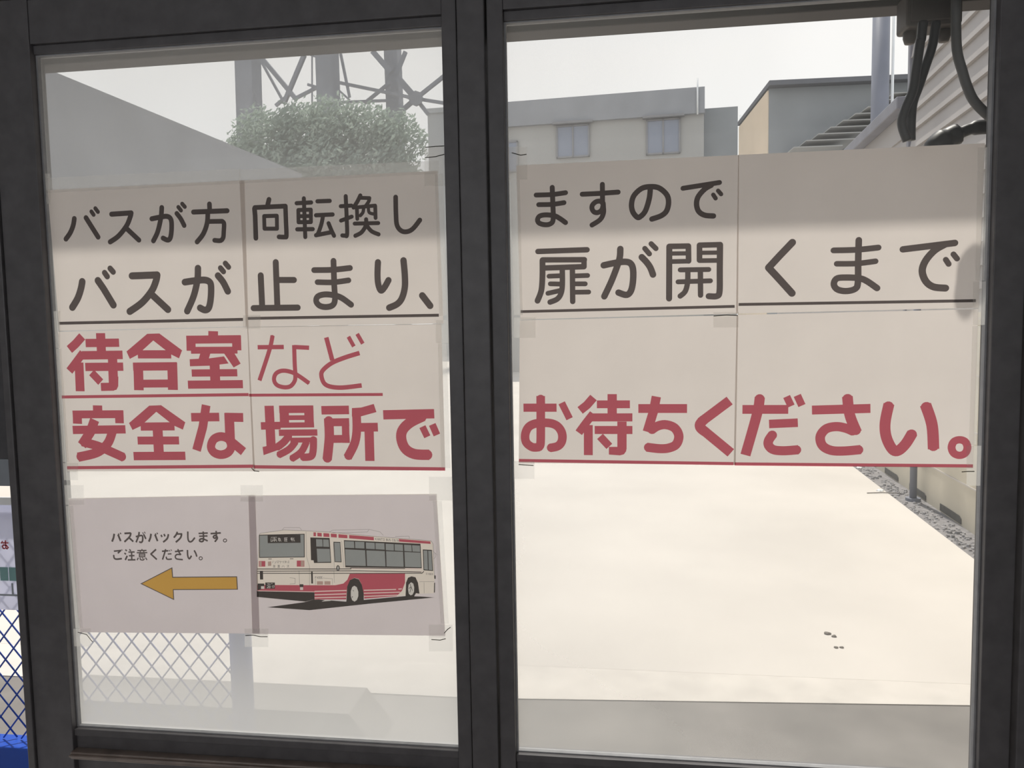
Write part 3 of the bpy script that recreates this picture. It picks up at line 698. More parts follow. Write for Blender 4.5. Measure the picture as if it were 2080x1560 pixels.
("bus_black_trim3","B",11,[9320,9662,9341,9642]),
("bus_black_trim3","B",26,[9300,9525,9309,9513]),
("bus_black_trim3","B",10,[10503,9728,10554,9771,10583,9689]),
("bus_black_trim3","B",10,[10535,9828,10554,9761,10526,9646]),
("bus_destination_lettering","B",9,[7586,10734,7721,10741]),
("bus_destination_lettering","B",9,[7589,10713,7586,10643]),
("bus_destination_lettering","B",9,[7610,10699,7711,10705]),
("bus_destination_lettering","B",9,[7609,10669,7709,10675]),
("bus_destination_lettering","B",11,[7662,10735,7665,10645]),
("bus_destination_lettering","B",9,[7586,10647,7637,10661]),
("bus_destination_lettering","B",9,[7693,10700,7717,10646]),
("bus_destination_lettering","B",11,[7742,10716,7792,10719]),
("bus_destination_lettering","B",9,[7764,10737,7763,10653]),
("bus_destination_lettering","B",9,[7746,10674,7758,10701]),
("bus_destination_lettering","B",9,[7776,10702,7806,10702]),
("bus_destination_lettering","B",9,[7791,10702,7778,10653]),
("bus_destination_lettering","B",9,[7790,10685,7811,10654]),
("bus_destination_lettering","B",9,[7879,10729,7951,10735]),
("bus_destination_lettering","B",9,[7885,10729,7882,10653]),
("bus_destination_lettering","B",9,[7898,10708,7945,10711]),
("bus_destination_lettering","B",9,[7897,10687,7945,10690]),
("bus_destination_lettering","B",9,[7920,10726,7917,10654]),
("bus_destination_lettering","B",9,[7895,10658,7948,10661]),
("bus_destination_lettering","B",9,[8024,10732,8063,10735]),
("bus_destination_lettering","B",9,[8026,10732,8027,10694]),
("bus_destination_lettering","B",9,[8023,10713,8062,10716]),
("bus_destination_lettering","B",9,[8023,10694,8062,10697]),
("bus_destination_lettering","B",9,[8044,10732,8043,10665]),
("bus_destination_lettering","B",9,[8074,10729,8102,10731]),
("bus_destination_lettering","B",9,[8076,10729,8069,10661]),
("bus_destination_lettering","B",9,[8088,10708,8103,10662]),
("bus_plate_lettering","B",8,[7458,9704,7489,9705,7488,9679,7456,9657,7491,9658]),
("bus_plate_lettering","Q",8,[7506,9701,7528,9702,7526,9659,7504,9658]),
("bus_plate_lettering","B",8,[7545,9685,7554,9685]),
("bus_plate_lettering","B",8,[7572,9699,7581,9707,7579,9661]),
("bus_plate_lettering","B",8,[7594,9708,7620,9709,7605,9661]),
("bus_plate_lettering","B",7,[7466,9747,7521,9748]),
("bus_plate_lettering","B",7,[7472,9730,7542,9732]),
("bus_plate_lettering","B",7,[7543,9753,7587,9750]),
("bus_rear_lettering","B",8,[7619,10239,7601,10187]),
("bus_rear_lettering","B",8,[7651,10227,7664,10218]),
("bus_rear_lettering","B",8,[7691,10240,7676,10202,7645,10186]),
("bus_rear_lettering","B",8,[7704,10236,7734,10239,7706,10190]),
("bus_rear_lettering","B",8,[7716,10216,7737,10191]),
("bus_rear_lettering","B",8,[7761,10242,7755,10216]),
("bus_rear_lettering","B",8,[7760,10229,7791,10230,7767,10189]),
("bus_rear_lettering","B",8,[7808,10235,7816,10218]),
("bus_rear_lettering","B",8,[7826,10235,7834,10218]),
("bus_rear_lettering","B",8,[7852,10240,7837,10193]),
("bus_rear_lettering","B",8,[7861,10236,7891,10239,7867,10194]),
("bus_rear_lettering","B",8,[7900,10241,7889,10199]),
("bus_rear_lettering","B",8,[7913,10241,7924,10195]),
("bus_rear_lettering","B",8,[7939,10240,7965,10243,7941,10196]),
("bus_rear_lettering","B",8,[7951,10217,7968,10196]),
("bus_rear_lettering","B",9,[7608,10143,7661,10146]),
("bus_rear_lettering","B",9,[7614,10124,7658,10127]),
("bus_rear_lettering","B",9,[7607,10103,7663,10106]),
("bus_rear_lettering","B",9,[7635,10150,7635,10095]),
("bus_rear_lettering","B",9,[7709,10146,7761,10149]),
("bus_rear_lettering","B",9,[7715,10135,7756,10136]),
("bus_rear_lettering","B",9,[7714,10118,7756,10119]),
("bus_rear_lettering","B",9,[7703,10103,7764,10107]),
("bus_rear_lettering","B",9,[7735,10155,7735,10093]),
("bus_rear_lettering","B",9,[7822,10146,7803,10103]),
("bus_rear_lettering","B",9,[7844,10147,7855,10105]),
("bus_rear_lettering","B",9,[7913,10148,7957,10152,7916,10104]),
("bus_rear_lettering","B",9,[7939,10128,7959,10105]),
("bus_roof_lettering","B",8,[9836,10774,9837,10722]),
("bus_roof_lettering","B",8,[9865,10772,9839,10745,9866,10721]),
("bus_roof_lettering","B",8,[9876,10719,9890,10769,9903,10717]),
("bus_roof_lettering","B",8,[9881,10738,9900,10736]),
("bus_roof_lettering","B",8,[9914,10718,9918,10767,9939,10716,9943,10766]),
("bus_roof_lettering","B",8,[9953,10764,9987,10762]),
("bus_roof_lettering","B",8,[9970,10764,9968,10715]),
("bus_roof_lettering","Q",8,[9999,10761,10024,10759,10023,10716,9998,10717]),
("bus_roof_lettering","B",8,[10062,10760,10060,10712]),
("bus_roof_lettering","B",8,[10062,10758,10082,10754,10082,10740,10063,10737,10084,10733,10083,10713,10060,10714]),
("bus_roof_lettering","B",8,[10097,10756,10096,10715,10119,10713,10120,10755]),
("bus_roof_lettering","B",8,[10153,10751,10132,10753,10132,10734,10153,10731,10152,10710,10131,10712]),
("bus_roof_lettering","B",8,[10212,10748,10189,10752,10188,10711,10210,10707]),
("bus_roof_lettering","Q",8,[10222,10746,10241,10745,10240,10708,10221,10709]),
("bus_roof_lettering","B",8,[10253,10745,10252,10706,10269,10704]),
("bus_roof_lettering","B",8,[10274,10743,10299,10742]),
("bus_roof_lettering","B",8,[10286,10744,10285,10705]),
("bus_roof_lettering","B",8,[10305,10740,10304,10703,10319,10707,10319,10734,10305,10740]),
("bus_side_lettering","B",8,[8517,9886,8519,9928,8549,9929]),
("bus_side_lettering","B",8,[8518,9907,8540,9907]),
("bus_side_lettering","B",8,[8562,9929,8560,9887]),
("bus_side_lettering","B",8,[8575,9929,8573,9887]),
("bus_side_lettering","Q",8,[8592,9930,8614,9930,8612,9888,8590,9888]),
("bus_side_lettering","Q",8,[8626,9931,8648,9931,8646,9889,8625,9889]),
("bus_side_lettering","B",8,[8678,9932,8661,9932,8659,9890,8676,9890]),
("bus_front_lettering","B",7,[10902,10057,10881,10065,10881,10036,10901,10033]),
("bus_front_lettering","B",7,[10919,10064,10918,10033]),
("bus_front_lettering","B",7,[10935,10062,10934,10031]),
("bus_front_lettering","Q",7,[10947,10061,10964,10061,10963,10032,10947,10032]),
("bus_front_lettering","B",7,[10989,10060,10972,10059,10971,10030,10988,10031]),
("bus_front_lettering","Q",7,[10997,10060,11013,10060,11013,10031,10996,10031]),
],
}
BRACES=[((-2.78, -0.5, 14.27), (-1.67, -0.5, 12.23), 0.109), ((-2.38, -1.0, 14.07), (-0.74, -1.0, 12.08), 0.192), ((-0.27, -1.0, 14.02), (-1.33, -1.0, 12.02), 0.171), ((-1.78, -1.0, 11.88), (-1.02, -1.0, 12.37), 0.128), ((-0.54, -1.5, 11.97), (0.8, -1.5, 12.47), 0.126), ((0.11, -1.0, 13.98), (0.03, -1.0, 11.89), 0.056), ((1.5, -1.0, 13.91), (1.86, -1.0, 11.98), 0.107), ((1.17, -1.0, 12.72), (4.99, -1.0, 11.69), 0.128), ((1.16, -1.0, 12.51), (1.85, -1.0, 11.87), 0.086), ((0.69, 0.0, 12.12), (3.59, 0.0, 12.0), 0.11), ((1.95, 0.5, 12.12), (3.24, 0.5, 12.97), 0.134), ((2.46, 0.5, 14.44), (3.33, 0.5, 13.41), 0.246), ((4.05, 0.5, 14.3), (3.59, 0.5, 13.34), 0.157), ((3.74, 0.2, 13.06), (4.59, 0.2, 12.06), 0.288), ((4.59, 0.2, 12.06), (6.03, 0.2, 13.0), 0.155), ((4.59, 0.2, 12.06), (6.0, 0.2, 11.74), 0.133), ((4.59, 0.2, 12.06), (3.86, 0.2, 11.54), 0.177), ((4.59, 0.2, 12.06), (5.16, 0.2, 11.32), 0.177), ((3.53, 0.2, 12.46), (4.59, 0.2, 11.95), 0.111), ((0.09, -1.5, 12.53), (0.79, -1.5, 12.3), 0.105), ((0.49, -1.0, 13.82), (0.02, -1.0, 13.99), 0.064)]

def catmull(p, closed, n=5):
    out = []; N = len(p)
    rng = range(N) if closed else range(N-1)
    g = (lambda i: p[i % N]) if closed else (lambda i: p[max(0, min(N-1, i))])
    for i in rng:
        a_, b_, c_, d_ = g(i-1), g(i), g(i+1), g(i+2)
        for k in range(n):
            t = k/n
            out.append(tuple(.5*((2*b_[j]) + (-a_[j]+c_[j])*t + (2*a_[j]-5*b_[j]+4*c_[j]-d_[j])*t*t + (-a_[j]+3*b_[j]-3*c_[j]+d_[j])*t**3) for j in (0, 1)))
    if not closed: out.append(tuple(p[-1]))
    return out
def stroke_polys(kind, wd_, pts):
    if kind == 'P': return [pts]
    closed = kind in 'oQ'
    if kind in 'rbo' and len(pts) > 2: pts = catmull(pts, closed)
    if closed: pts = list(pts)+[pts[0]]
    h = wd_/2; res = []
    for i in range(len(pts)-1):
        (x0, z0), (x1, z1) = pts[i], pts[i+1]; dx, dz = x1-x0, z1-z0; l = math.hypot(dx, dz)
        if l < 1e-6: continue
        nx, nz = -dz/l*h, dx/l*h
        res.append([(x0+nx, z0+nz), (x0-nx, z0-nz), (x1-nx, z1-nz), (x1+nx, z1+nz)])
    rnd = kind in 'rRQ'
    disc = [(h*math.cos(2*math.pi*k/14), h*math.sin(2*math.pi*k/14)) for k in range(14)]
    for i, (x, z) in enumerate(pts):
        if (0 < i < len(pts)-1) or rnd or closed:
            if kind in 'rbo' and 0 < i < len(pts)-1 and i % 1: continue
            res.append([(x+a_, z+b_) for a_, b_ in disc])
    return res
def flatten(items):
    """Lay every printed stroke flat in one layer: later inks cover earlier ones, and no two overlap."""
    V, F, own = [], [], []
    for order, (layer, kind, wd_, co) in enumerate(items):
        pts = [(co[i]*.1, co[i+1]*.1) for i in range(0, len(co), 2)]        # millimetres
        for poly in stroke_polys(kind, wd_*.1, pts):
            ar = sum(poly[i][0]*poly[(i+1) % len(poly)][1]-poly[(i+1) % len(poly)][0]*poly[i][1] for i in range(len(poly)))
            if ar < 0: poly = poly[::-1]
            F.append(list(range(len(V), len(V)+len(poly)))); V += [Vector(p) for p in poly]; own.append(order)
    v, e_, f, ov, oe, of = delaunay_2d_cdt(V, [], F, 0, 1e-4)
    out = {}
    def inside(poly, x, y):
        c = False
        for i in range(len(poly)):
            (x0, y0), (x1, y1) = poly[i], poly[i-1]
            if (y0 > y) != (y1 > y) and x < (x1-x0)*(y-y0)/(y1-y0)+x0: c = not c
        return c
    PF = [[(V[i].x, V[i].y) for i in fc] for fc in F]
    for tri, o in zip(f, of):
        cx_ = sum(v[i].x for i in tri)/3; cy_ = sum(v[i].y for i in tri)/3
        o = [k for k in o if inside(PF[k], cx_, cy_)]
        if o: out.setdefault(max(own[k] for k in o), []).append(tri)
    return v, out
INKS = {'black_lettering': 'black_ink', 'underline': 'black_ink', 'red_lettering': 'red_ink', 'red_underline': 'red_ink', 'arrow_outline': 'black_ink', 'arrow': 'arrow_ink',
 'print_ground': 'ground_ink', 'bus_ground_shadow': 'shadow_ink', 'bus_body': 'white_ink', 'outline': 'line_ink', 'bus_tire': 'shadow_ink', 'bus_red_band': 'red_ink', 'stripe': 'stripe_ink',
 'bus_black_trim': 'shadow_ink', 'bus_black_trim2': 'shadow_ink', 'bus_black_trim3': 'shadow_ink', 'bus_glass': 'glass_ink', 'bus_lamp_lens': 'lamp_ink', 'bus_sticker': 'lamp_ink', 'bus_side_vent': 'lamp_ink', 'bus_reflector': 'wheel_ink', 'bus_tail_lamp': 'red_ink', 'bus_roof_band': 'red_ink', 'bus_bumper': 'shadow_ink', 'bus_plate_lettering': 'wheel_ink', 'bus_destination_lettering': 'wheel_ink', 'bus_rear_lettering': 'line_ink', 'bus_roof_lettering': 'line_ink', 'bus_side_lettering': 'line_ink', 'bus_front_lettering': 'line_ink', 'bus_wheel': 'wheel_ink', 'bus_small_lettering': 'wheel_ink', 'bus_dark_lettering': 'line_ink'}
PART = {'bus_black_trim2': 'bus_destination_panel', 'bus_black_trim3': 'bus_wheel_nut', 'outline': 'bus_outline', 'stripe': 'bus_stripe', 'bus_glass': 'bus_window', 'bus_black_trim': 'bus_dark_trim'}
EACH = {'bus_tire', 'bus_wheel', 'bus_lamp_lens', 'bus_side_vent', 'bus_reflector', 'bus_tail_lamp', 'bus_roof_band', 'bus_glass', 'bus_black_trim', 'bus_black_trim3', 'stripe'}
INFO = {
 'S1': ('paper notice reading バスが方 over バスが, at the top left of the left pane', -.0006),
 'S2': ('paper notice reading 向転換し over 止まり、, at the top right of the left pane', -.0010),
 'S3': ('paper notice with heavy red 待合室 over 安全な, in the left pane', -.0014),
 'S4': ('paper notice with thin red など over bold 場所で, in the left pane', -.0018),
 'S5': ('paper notice sheet with a yellow arrow pointing left and two small lines of black text', -.0006),
 'S6': ('paper notice sheet with a drawing of a red and white bus seen from behind', -.0010),
 'S7': ('paper notice reading ますので over 扉が開, topmost in the right pane', -.0006),
 'S8': ('paper notice reading くまで along its foot, blank above, below the cables', -.0010),
 'S9': ('paper notice with bold red お待ちく along its foot, beside the centre post', -.0014),
 'S10': ('paper notice with bold red ださい。 along its foot, in the right pane', -.0018)}
sheet_of = {}
for key, (label, yy) in INFO.items():
    q = [v*1e-4 for v in SHEETS[key]]; q = [(q[i], q[i+1]) for i in range(0, 8, 2)]
    ox = sum(p[0] for p in q)/4; oz = sum(p[1] for p in q)/4
    root = thing('notice_sheet', label, 'notice', (ox, yy, min(p[1] for p in q)), group='taped notice sheets on the door glass'); oz = root.location.z
    sheet_of[key] = (root, ox, yy, oz)
    mb = MB(); NX, NZ = 12, 8; vs_ = []
    for j in range(NZ+1):
        for i in range(NX+1):
            s, t = i/NX, j/NZ
            x = (1-t)*((1-s)*q[0][0]+s*q[1][0])+t*((1-s)*q[3][0]+s*q[2][0]); z = (1-t)*((1-s)*q[0][1]+s*q[1][1])+t*((1-s)*q[3][1]+s*q[2][1])
            vs_.append((x-ox, 0, z-oz))
    mb.add(vs_, [(j*(NX+1)+i, j*(NX+1)+i+1, (j+1)*(NX+1)+i+1, (j+1)*(NX+1)+i) for j in range(NZ) for i in range(NX)])
    mb.build('paper', M['paper'], root)
    items = list(INK[key])
    if key in ('S5', 'S6'):
        c = [v*1e4 for p in q for v in (p[0]+(ox-p[0])*.004, p[1]+(oz-p[1])*.004)]
        items = [('print_ground', 'P', 1, c)] + items
    v, tri = flatten(items)
    # group by part; long notices keep one mesh per line of writing
    zmid = {'S5': None}.get(key, sum(p[1] for p in q)/4)
    groups = {}
    for order, ts in tri.items():
        layer = items[order][0]; co = items[order][3]; zc = sum(co[1::2])/len(co[1::2])*1e-4
        row = 0
        if layer in ('black_lettering', 'red_lettering', 'red_underline'):
            if key == 'S5': zm = 1.0501
            else: zm = zmid
            row = int(zc > zm)
        if layer in EACH: row = order
        groups.setdefault((layer, row), []).extend(ts)
    for (layer, row), ts in groups.items():
        ids = {}; mv = []; mf = []
        for tr_ in ts:
            fc = []
            for i in tr_:
                if i not in ids: ids[i] = len(mv); mv.append((v[i].x*.001-ox, -.00015, v[i].y*.001-oz))
                fc.append(ids[i])
            mf.append(tuple(fc))
        mb = MB(); mb.add(mv, mf)
        mb.build(PART.get(layer, layer), M[INKS[layer]], root)
for key, co in TAPES:
    root, ox, yy, oz = sheet_of[key]; q = [v*1e-4 for v in co]
    MB().prism([(q[i]-ox, q[i+1]-oz) for i in range(0, 8, 2)], 'y', -.0026-yy, -.0025-yy).build('tape', M['tape'], root)
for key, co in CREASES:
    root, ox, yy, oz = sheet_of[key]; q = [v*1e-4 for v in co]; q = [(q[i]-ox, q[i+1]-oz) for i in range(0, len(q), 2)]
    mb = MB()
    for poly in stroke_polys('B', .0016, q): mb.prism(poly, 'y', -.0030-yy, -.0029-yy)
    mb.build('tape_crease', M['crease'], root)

# ------------------------------------------------------------------ cables and box outside, above the right pane
t = thing('junction_box', 'brown plastic junction box at the top of the right pane with cables below', 'electric box', (2.073, .13, 2.055))
MB().box(-.050, .050, -.03, .03, 0, .065).build('housing', M['boxm'], t, bevel=.006)
MB().box(-.044, .044, -.034, -.0301, .008, .058).build('cover', M['boxm'], t, bevel=.003)
for gx in (-.034, .028):
    MB().tube([(gx, 0, -.022), (gx, 0, -.012), (gx, 0, -.001)], [.009, .012, .012], 10).build('cable_gland', M['boxm'], t, smooth=True)
def smooth_path(p, n=6):
    out = []
    for i in range(len(p)-1):
        a_, b_, c_, d_ = p[max(0, i-1)], p[i], p[i+1], p[min(len(p)-1, i+2)]
        for k in range(n):
            s = k/n; out.append(tuple(.5*(2*b_[j]+(-a_[j]+c_[j])*s+(2*a_[j]-5*b_[j]+4*c_[j]-d_[j])*s*s+(-a_[j]+3*b_[j]-3*c_[j]+d_[j])*s**3) for j in range(3)))
    return out+[p[-1]]
def cable(name, pts, rad, mt, label):
    o = MB().tube(smooth_path(pts), rad, 10).build(name, mt, smooth=True)
    return tag(o, label, 'cable')
cable('cable', [(2.0331, 0.05, 2.0444), (2.0304, 0.05, 2.0131), (2.0288, 0.05, 2.0071), (2.023, 0.05, 1.9592), (2.0178, 0.05, 1.9215), (2.0064, 0.05, 1.8929), (2.0001, 0.05, 1.8648), (2.0102, 0.05, 1.8321)], .0082, M['cable'], 'black cable hanging straight down from the box, nearer the window centre')
cable('cable', [(2.0629, 0.068, 2.0492), (2.057, 0.068, 2.0073), (2.0458, 0.068, 1.9698), (2.0354, 0.068, 1.9357), (2.0256, 0.068, 1.9067), (2.0227, 0.068, 1.8772), (2.0227, 0.068, 1.8366)], .0082, M['cable'], 'black cable slanting from the box to join the straight black one')
cable('conduit', [(2.092, 0.06, 2.1172), (2.0942, 0.06, 2.0257), (2.0977, 0.06, 1.9869), (2.106, 0.06, 1.9574), (2.1152, 0.06, 1.9286), (2.1295, 0.06, 1.8987), (2.1607, 0.06, 1.8661), (2.1985, 0.06, 1.835)], .0085, M['conduit'], 'thick grey conduit curving down towards the right stile')
cl = MB().tube(smooth_path([(2.085, .13, 1.80), (2.092, .13, 1.832), (2.112, .13, 1.850), (2.135, .13, 1.860), (2.160, .13, 1.868), (2.20, .13, 1.869), (2.26, .13, 1.869)]), [.018]*6+[.024]*6+[.020]*6+[.011]*6+[.014]*6+[.016]*6+[.013], 12).build('cable_wrap', M['cable'], smooth=True)  # unseen left end added behind the sheet to cast a rounded shadow on it
tag(cl, 'black taped cable end behind the top right corner of the notice, its hidden end shaped to cast a shadow', 'cable')

# ------------------------------------------------------------------ blue chain-link fence
fn = thing('chain_link_fence', 'blue chain-link fence with a round post, seen left of the door and through it', 'fence', (-.6, .75, 0))
MB().tube([(.88, 0, 0), (.88, 0, .96)], .034, 16).build('post', M['blue'], fn, smooth=True)
MB().tube([(-2.2, 0, 0), (-2.2, 0, .985)], .034, 16).build('post', M['blue'], fn, smooth=True)
MB().tube([(-2.165, 0, .945), (.845, 0, .945)], .02, 12).build('top_rail', M['blue'], fn, smooth=True)
MB().box(-2.16, .84, -.05, .03, .0, .145).build('bottom_rail', M['bluerail'], fn, bevel=.006)
net = MB(); PW, PH = .066, .080; z0, z1 = .15, .925; dx = (z1-z0)/PH*PW
for k in range(-15, 47):
    x = -2.16 + k*PW
    for s, yy in ((1, -.003), (-1, .003)):
        xa, xb, za, zb = x, x+s*dx, z0, z1
        if s < 0: xa, xb = x+dx, x; xa, xb = xa, xb
        # clip to the bay
        lo, hi = -2.16, .845
        def cut(xa, za, xb, zb):
            if xa > xb: xa, za, xb, zb = xb, zb, xa, za
            if xb < lo or xa > hi: return None
            if xa < lo: za += (lo-xa)/(xb-xa)*(zb-za); xa = lo
            if xb > hi: zb = za+(hi-xa)/(xb-xa)*(zb-za); xb = hi
            return xa, za, xb, zb
        c = cut(xa, za, xb, zb)
        if c: net.tube([(c[0], yy, c[1]), (c[2], yy, c[3])], .0027, 6)
net.build('wire_mesh', M['blue'], fn, smooth=True)
sg = thing('fence_sign', 'white plastic sign sheet hung on the blue fence, its red print seen reversed', 'sign', (-.75, .718, .605))
MB().box(-.65, .62, 0, .002, 0, .375).build('sign_sheet', M['sheet'], sg)
MB().box(-.65, .62, -.004, -.0005, .350, .375).build('top_hem', M['pipe'], sg)
def signmark(name, mt, polys):
    mb = MB()
    for p in polys: mb.prism(p, 'y', -.0012, -.0002)
    return mb.build(name, mt, sg)
def mir(strokes, x, z, s, wd_):                 # writing that faces the lane, so its left and right are swapped from here
    r = []
    for st in strokes:
        for poly in stroke_polys('R', wd_, [(x-a_*s, z+b_*s) for a_, b_ in st]): r.append(poly)
    return r
GO = [[(.1, .75), (.75, .75)], [(.4, .98), (.4, .15), (.25, .05), (.1, .2), (.3, .45), (.65, .5), (.85, .35), (.75, .1), (.55, .08)], [(.8, .9), (.95, .72)]]
GA = [[(.05, .7), (.7, .75), (.75, .3), (.6, .05)], [(.4, .98), (.3, .5), (.1, .05)], [(.8, .8), (.95, .45)]]
GI = [[(.15, .85), (.12, .35), (.3, .1), (.42, .3)], [(.75, .8), (.9, .3)]]
pl = []
for i, g in enumerate([GO, GI, GA]): pl += mir(g, .262-i*.031, .203, .028, .0042)
signmark('red_lettering', M['signred'], pl)
signmark('teal_band', M['signteal'], [[(-.64+i*.032, .098), (-.611+i*.032, .098), (-.611+i*.032, .143), (-.64+i*.032, .143)] for i in range(39)])
signmark('grey_line', M['signgrey'], [[(-.64, .047), (.61, .047), (.61, .053), (-.64, .053)], [(.262, .053), (.268, .053), (.268, .09), (.262, .09)]])
tag(MB().prism([(-.75, 0), (.62, 0), (.52, .13), (-.65, .13)], 'y', 1.05, 1.25).build('concrete_block', M['apron']), 'low grey concrete block on the ground behind the blue fence post', 'block')
# ------------------------------------------------------------------ right side of the lane
def lthing(name, label, cat, u=0, v=0, z=0, group=None): return thing(name, label, cat, lane(u, v, z), LANE, group)
bw = lthing('block_wall', 'cream concrete block wall with dark slots along its foot beside the lane', 'wall', 2.11, 3.2)
MB().box(0, .14, -2.4, 22, -.2, 1.55).build('wall_body', M['block'], bw)
for z in (.30, .70, 1.10, 1.5):
    MB().box(-.004, -.0005, -2.4, 22, z, z+.012).build('course_joint', M['kerbstone'], bw)
for k in range(14):
    v0 = 2.05 + k*.78 - .78*2
    MB().prism([(v0, .0), (v0+.44, .0), (v0+.44, .055), (v0+.04, .055), (v0, .04)], 'x', -.006, -.0005).build('drain_slot', M['slot'], bw)
hs = lthing('house', 'grey house clad in lapped siding standing over the block wall at right', 'house', 2.16, 3.2)
sd_ = MB(); H = .165; n = 0
zb = 1.55
while zb < 6.4:
    sd_.add([(-.004, -2.4, zb), (-.004, 4.44, zb), (-.004+.028, 4.44, zb+H), (-.004+.028, -2.4, zb+H)], [(0, 1, 2, 3)])
    sd_.add([(-.004, -2.4, zb), (-.004, 4.44, zb), (.025, 4.44, zb), (.025, -2.4, zb)], [(0, 1, 2, 3)])
    zb += H
sd_.build('siding', M['siding'], hs)
MB().box(.026, 4.5, -2.4, 4.43, 1.55, 6.5).build('house_body', M['siding'], hs)
MB().box(-.012, .05, 4.441, 4.50, 1.55, 6.5).build('corner_board', M['gutter'], hs)
sd_ = MB(); zb = 1.55
while zb < 3.35:
    sd_.add([(-.004, 4.51, zb), (-.004, 13, zb), (.012, 13, zb+H), (.012, 4.51, zb+H)], [(0, 1, 2, 3)])
    sd_.add([(-.004, 4.51, zb), (-.004, 13, zb), (.013, 13, zb), (.013, 4.51, zb)], [(0, 1, 2, 3)])
    zb += H
sd_.build('siding', M['siding'], hs)
MB().box(.014, 4.0, 4.51, 13, 1.55, 3.52).build('wing_body', M['siding'], hs)
MB().box(-.10, .013, 4.51, 13, 3.44, 3.55).build('gutter', M['gutter'], hs, bevel=.01)
o = lthing('steel_post', 'short thin grey steel post standing at the gravel edge by the block wall', 'post', 2.02, 6.85)
MB().tube([(0, 0, -.05), (0, 0, 2.2)], .028, 10).build('tube', M['steel'], o, smooth=True)
MB().tube([(0, 0, -.03), (0, 0, .012)], .06, 12).build('base_plate', M['steel'], o)
o = lthing('utility_pole', 'broad grey utility pole with a thin white pipe, rising beyond the siding house', 'pole', 4.28, 17.2)
MB().tube([(0, 0, -.1), (0, 0, 9)], [.19, .16], 18).build('shaft', M['steel'], o, smooth=True)
MB().tube([(.22, -.05, 0), (.22, -.05, 9)], .028, 8).build('pipe', M['pipe'], o, smooth=True)
st = MB()
for k in range(900):
    u = random.uniform(1.9, 2.06); v = 3.4+random.random()**1.5*11
    if abs(u-2.02) < .1 and abs(v-6.85) < .1: continue
    p = lane(u, v); s = random.uniform(.006, .022); h = random.uniform(.4, .9)*s; ang = random.random()*6.3
    ring = [(p[0]+s*math.cos(ang+i*1.2566)*random.uniform(.7, 1.1), p[1]+s*math.sin(ang+i*1.2566)*random.uniform(.7, 1.1), -.013) for i in range(5)]
    top = [(p[0]+(x-p[0])*.55, p[1]+(y-p[1])*.55, -.012+h) for x, y, z in ring]
    st.add(ring+top, [(5, 6, 7, 8, 9)]+[(i, (i+1) % 5, 5+(i+1) % 5, 5+i) for i in range(5)])
tag(st.build('gravel', M['stone']), 'loose grey gravel and litter between the lane edge and the block wall', 'gravel', kind='stuff')
for i, (u, v, s) in enumerate([(.752, 3.79, .016), (.775, 3.76, .013), (.758, 3.63, .010), (.782, 3.635, .010)]):
    bm = bmesh.new(); bmesh.ops.create_icosphere(bm, subdivisions=2, radius=s)
    for vv in bm.verts: vv.co *= random.uniform(.75, 1.15); vv.co.z = max(vv.co.z*.5, -.002)+.002
    me = bpy.data.meshes.new('dirt_clod'); bm.to_mesh(me); bm.free(); me.materials.append(M['dirt'])
    o = bpy.data.objects.new('dirt_clod', me); C.objects.link(o); o.location = lane(u, v, 0)
    tag(o, 'small dark dirt clod on the pale concrete lane, ' + ['left one of the far pair', 'right one of the far pair', 'left one of the near pair', 'right one of the near pair'][i], 'dirt clod', 'dirt clods on the lane')
p = lane(1.70, 7.02, .006)
tag(MB().tube([p, (p[0]+.13, p[1]+.02, .008), (p[0]+.28, p[1], .006)], .004, 6).build('twig', M['dirt']), 'thin brown twig lying at the gravel edge of the lane', 'twig')
bm = bmesh.new(); bmesh.ops.create_icosphere(bm, subdivisions=2, radius=.03)
for vv in bm.verts: vv.co *= random.uniform(.7, 1.2); vv.co.z = max(0, vv.co.z)*.6
me = bpy.data.meshes.new('paper_scrap'); bm.to_mesh(me); bm.free(); me.materials.append(M['pipe'])
o = bpy.data.objects.new('paper_scrap', me); C.objects.link(o); o.location = lane(1.84, 7.15, .0); tag(o, 'crumpled white paper scrap beside the twig', 'litter')
o = bpy.data.objects.new('paper_scrap', me); C.objects.link(o); o.location = lane(1.93, 8.3, -.008); tag(o, 'crumpled white paper scrap farther up the gravel', 'litter')

# ------------------------------------------------------------------ buildings beyond
h = lthing('side_house', 'plain grey house wall receding along the left of the lane', 'house', -7, 2)
MB().box(-4, 0, 0, 12, -.1, 4.50).build('wall', M['wall_grey'], h)
MB().box(-4.0, .0, .0, 12.0, 4.501, 4.565).build('roof_edge', M['wall_grey'], h)
def window(parent, u0, u1, v, z0, z1, hood=True):
    fr = MB(); t_ = .05
    fr.box(u0, u1, v-.06, v, z0, z0+t_); fr.box(u0, u1, v-.06, v, z1-t_, z1); fr.box(u0, u0+t_, v-.06, v, z0, z1); fr.box(u1-t_, u1, v-.06, v, z0, z1); fr.box((u0+u1)/2-t_/2, (u0+u1)/2+t_/2, v-.06, v, z0, z1)
    f_ = fr.build('window', M['wframe'], parent)
    MB().box(u0+t_, u1-t_, v-.03, v-.005, z0+t_, z1-t_).build('pane', M['pane'], f_)
    if hood: MB().box(u0-.1, u1+.12, v-.22, v, z1+.02, z1+.09).build('window_hood', M['wframe'], f_)
b = lthing('apartment_building', 'grey flat-roofed apartment building straight beyond the lane with two windows', 'building', 0, 25)
MB().box(-6.0, 1.12, .01, 9, -.1, 8.68).build('wall', M['wall_beige'], b)
MB().box(-6.1, 1.14, -.12, 9, 8.05, 8.84).build('parapet', M['wall_grey'], b)
MB().box(1.121, 2.19, .6, 8, -.1, 8.36).build('side_wing', M['wall_dark'], b)
window(b, -3.53, -2.45, 0, 6.95, 7.98); window(b, -.66, .40, 0, 6.88, 7.97); window(b, -5.6, -4.8, 0, 6.6, 7.6, False)
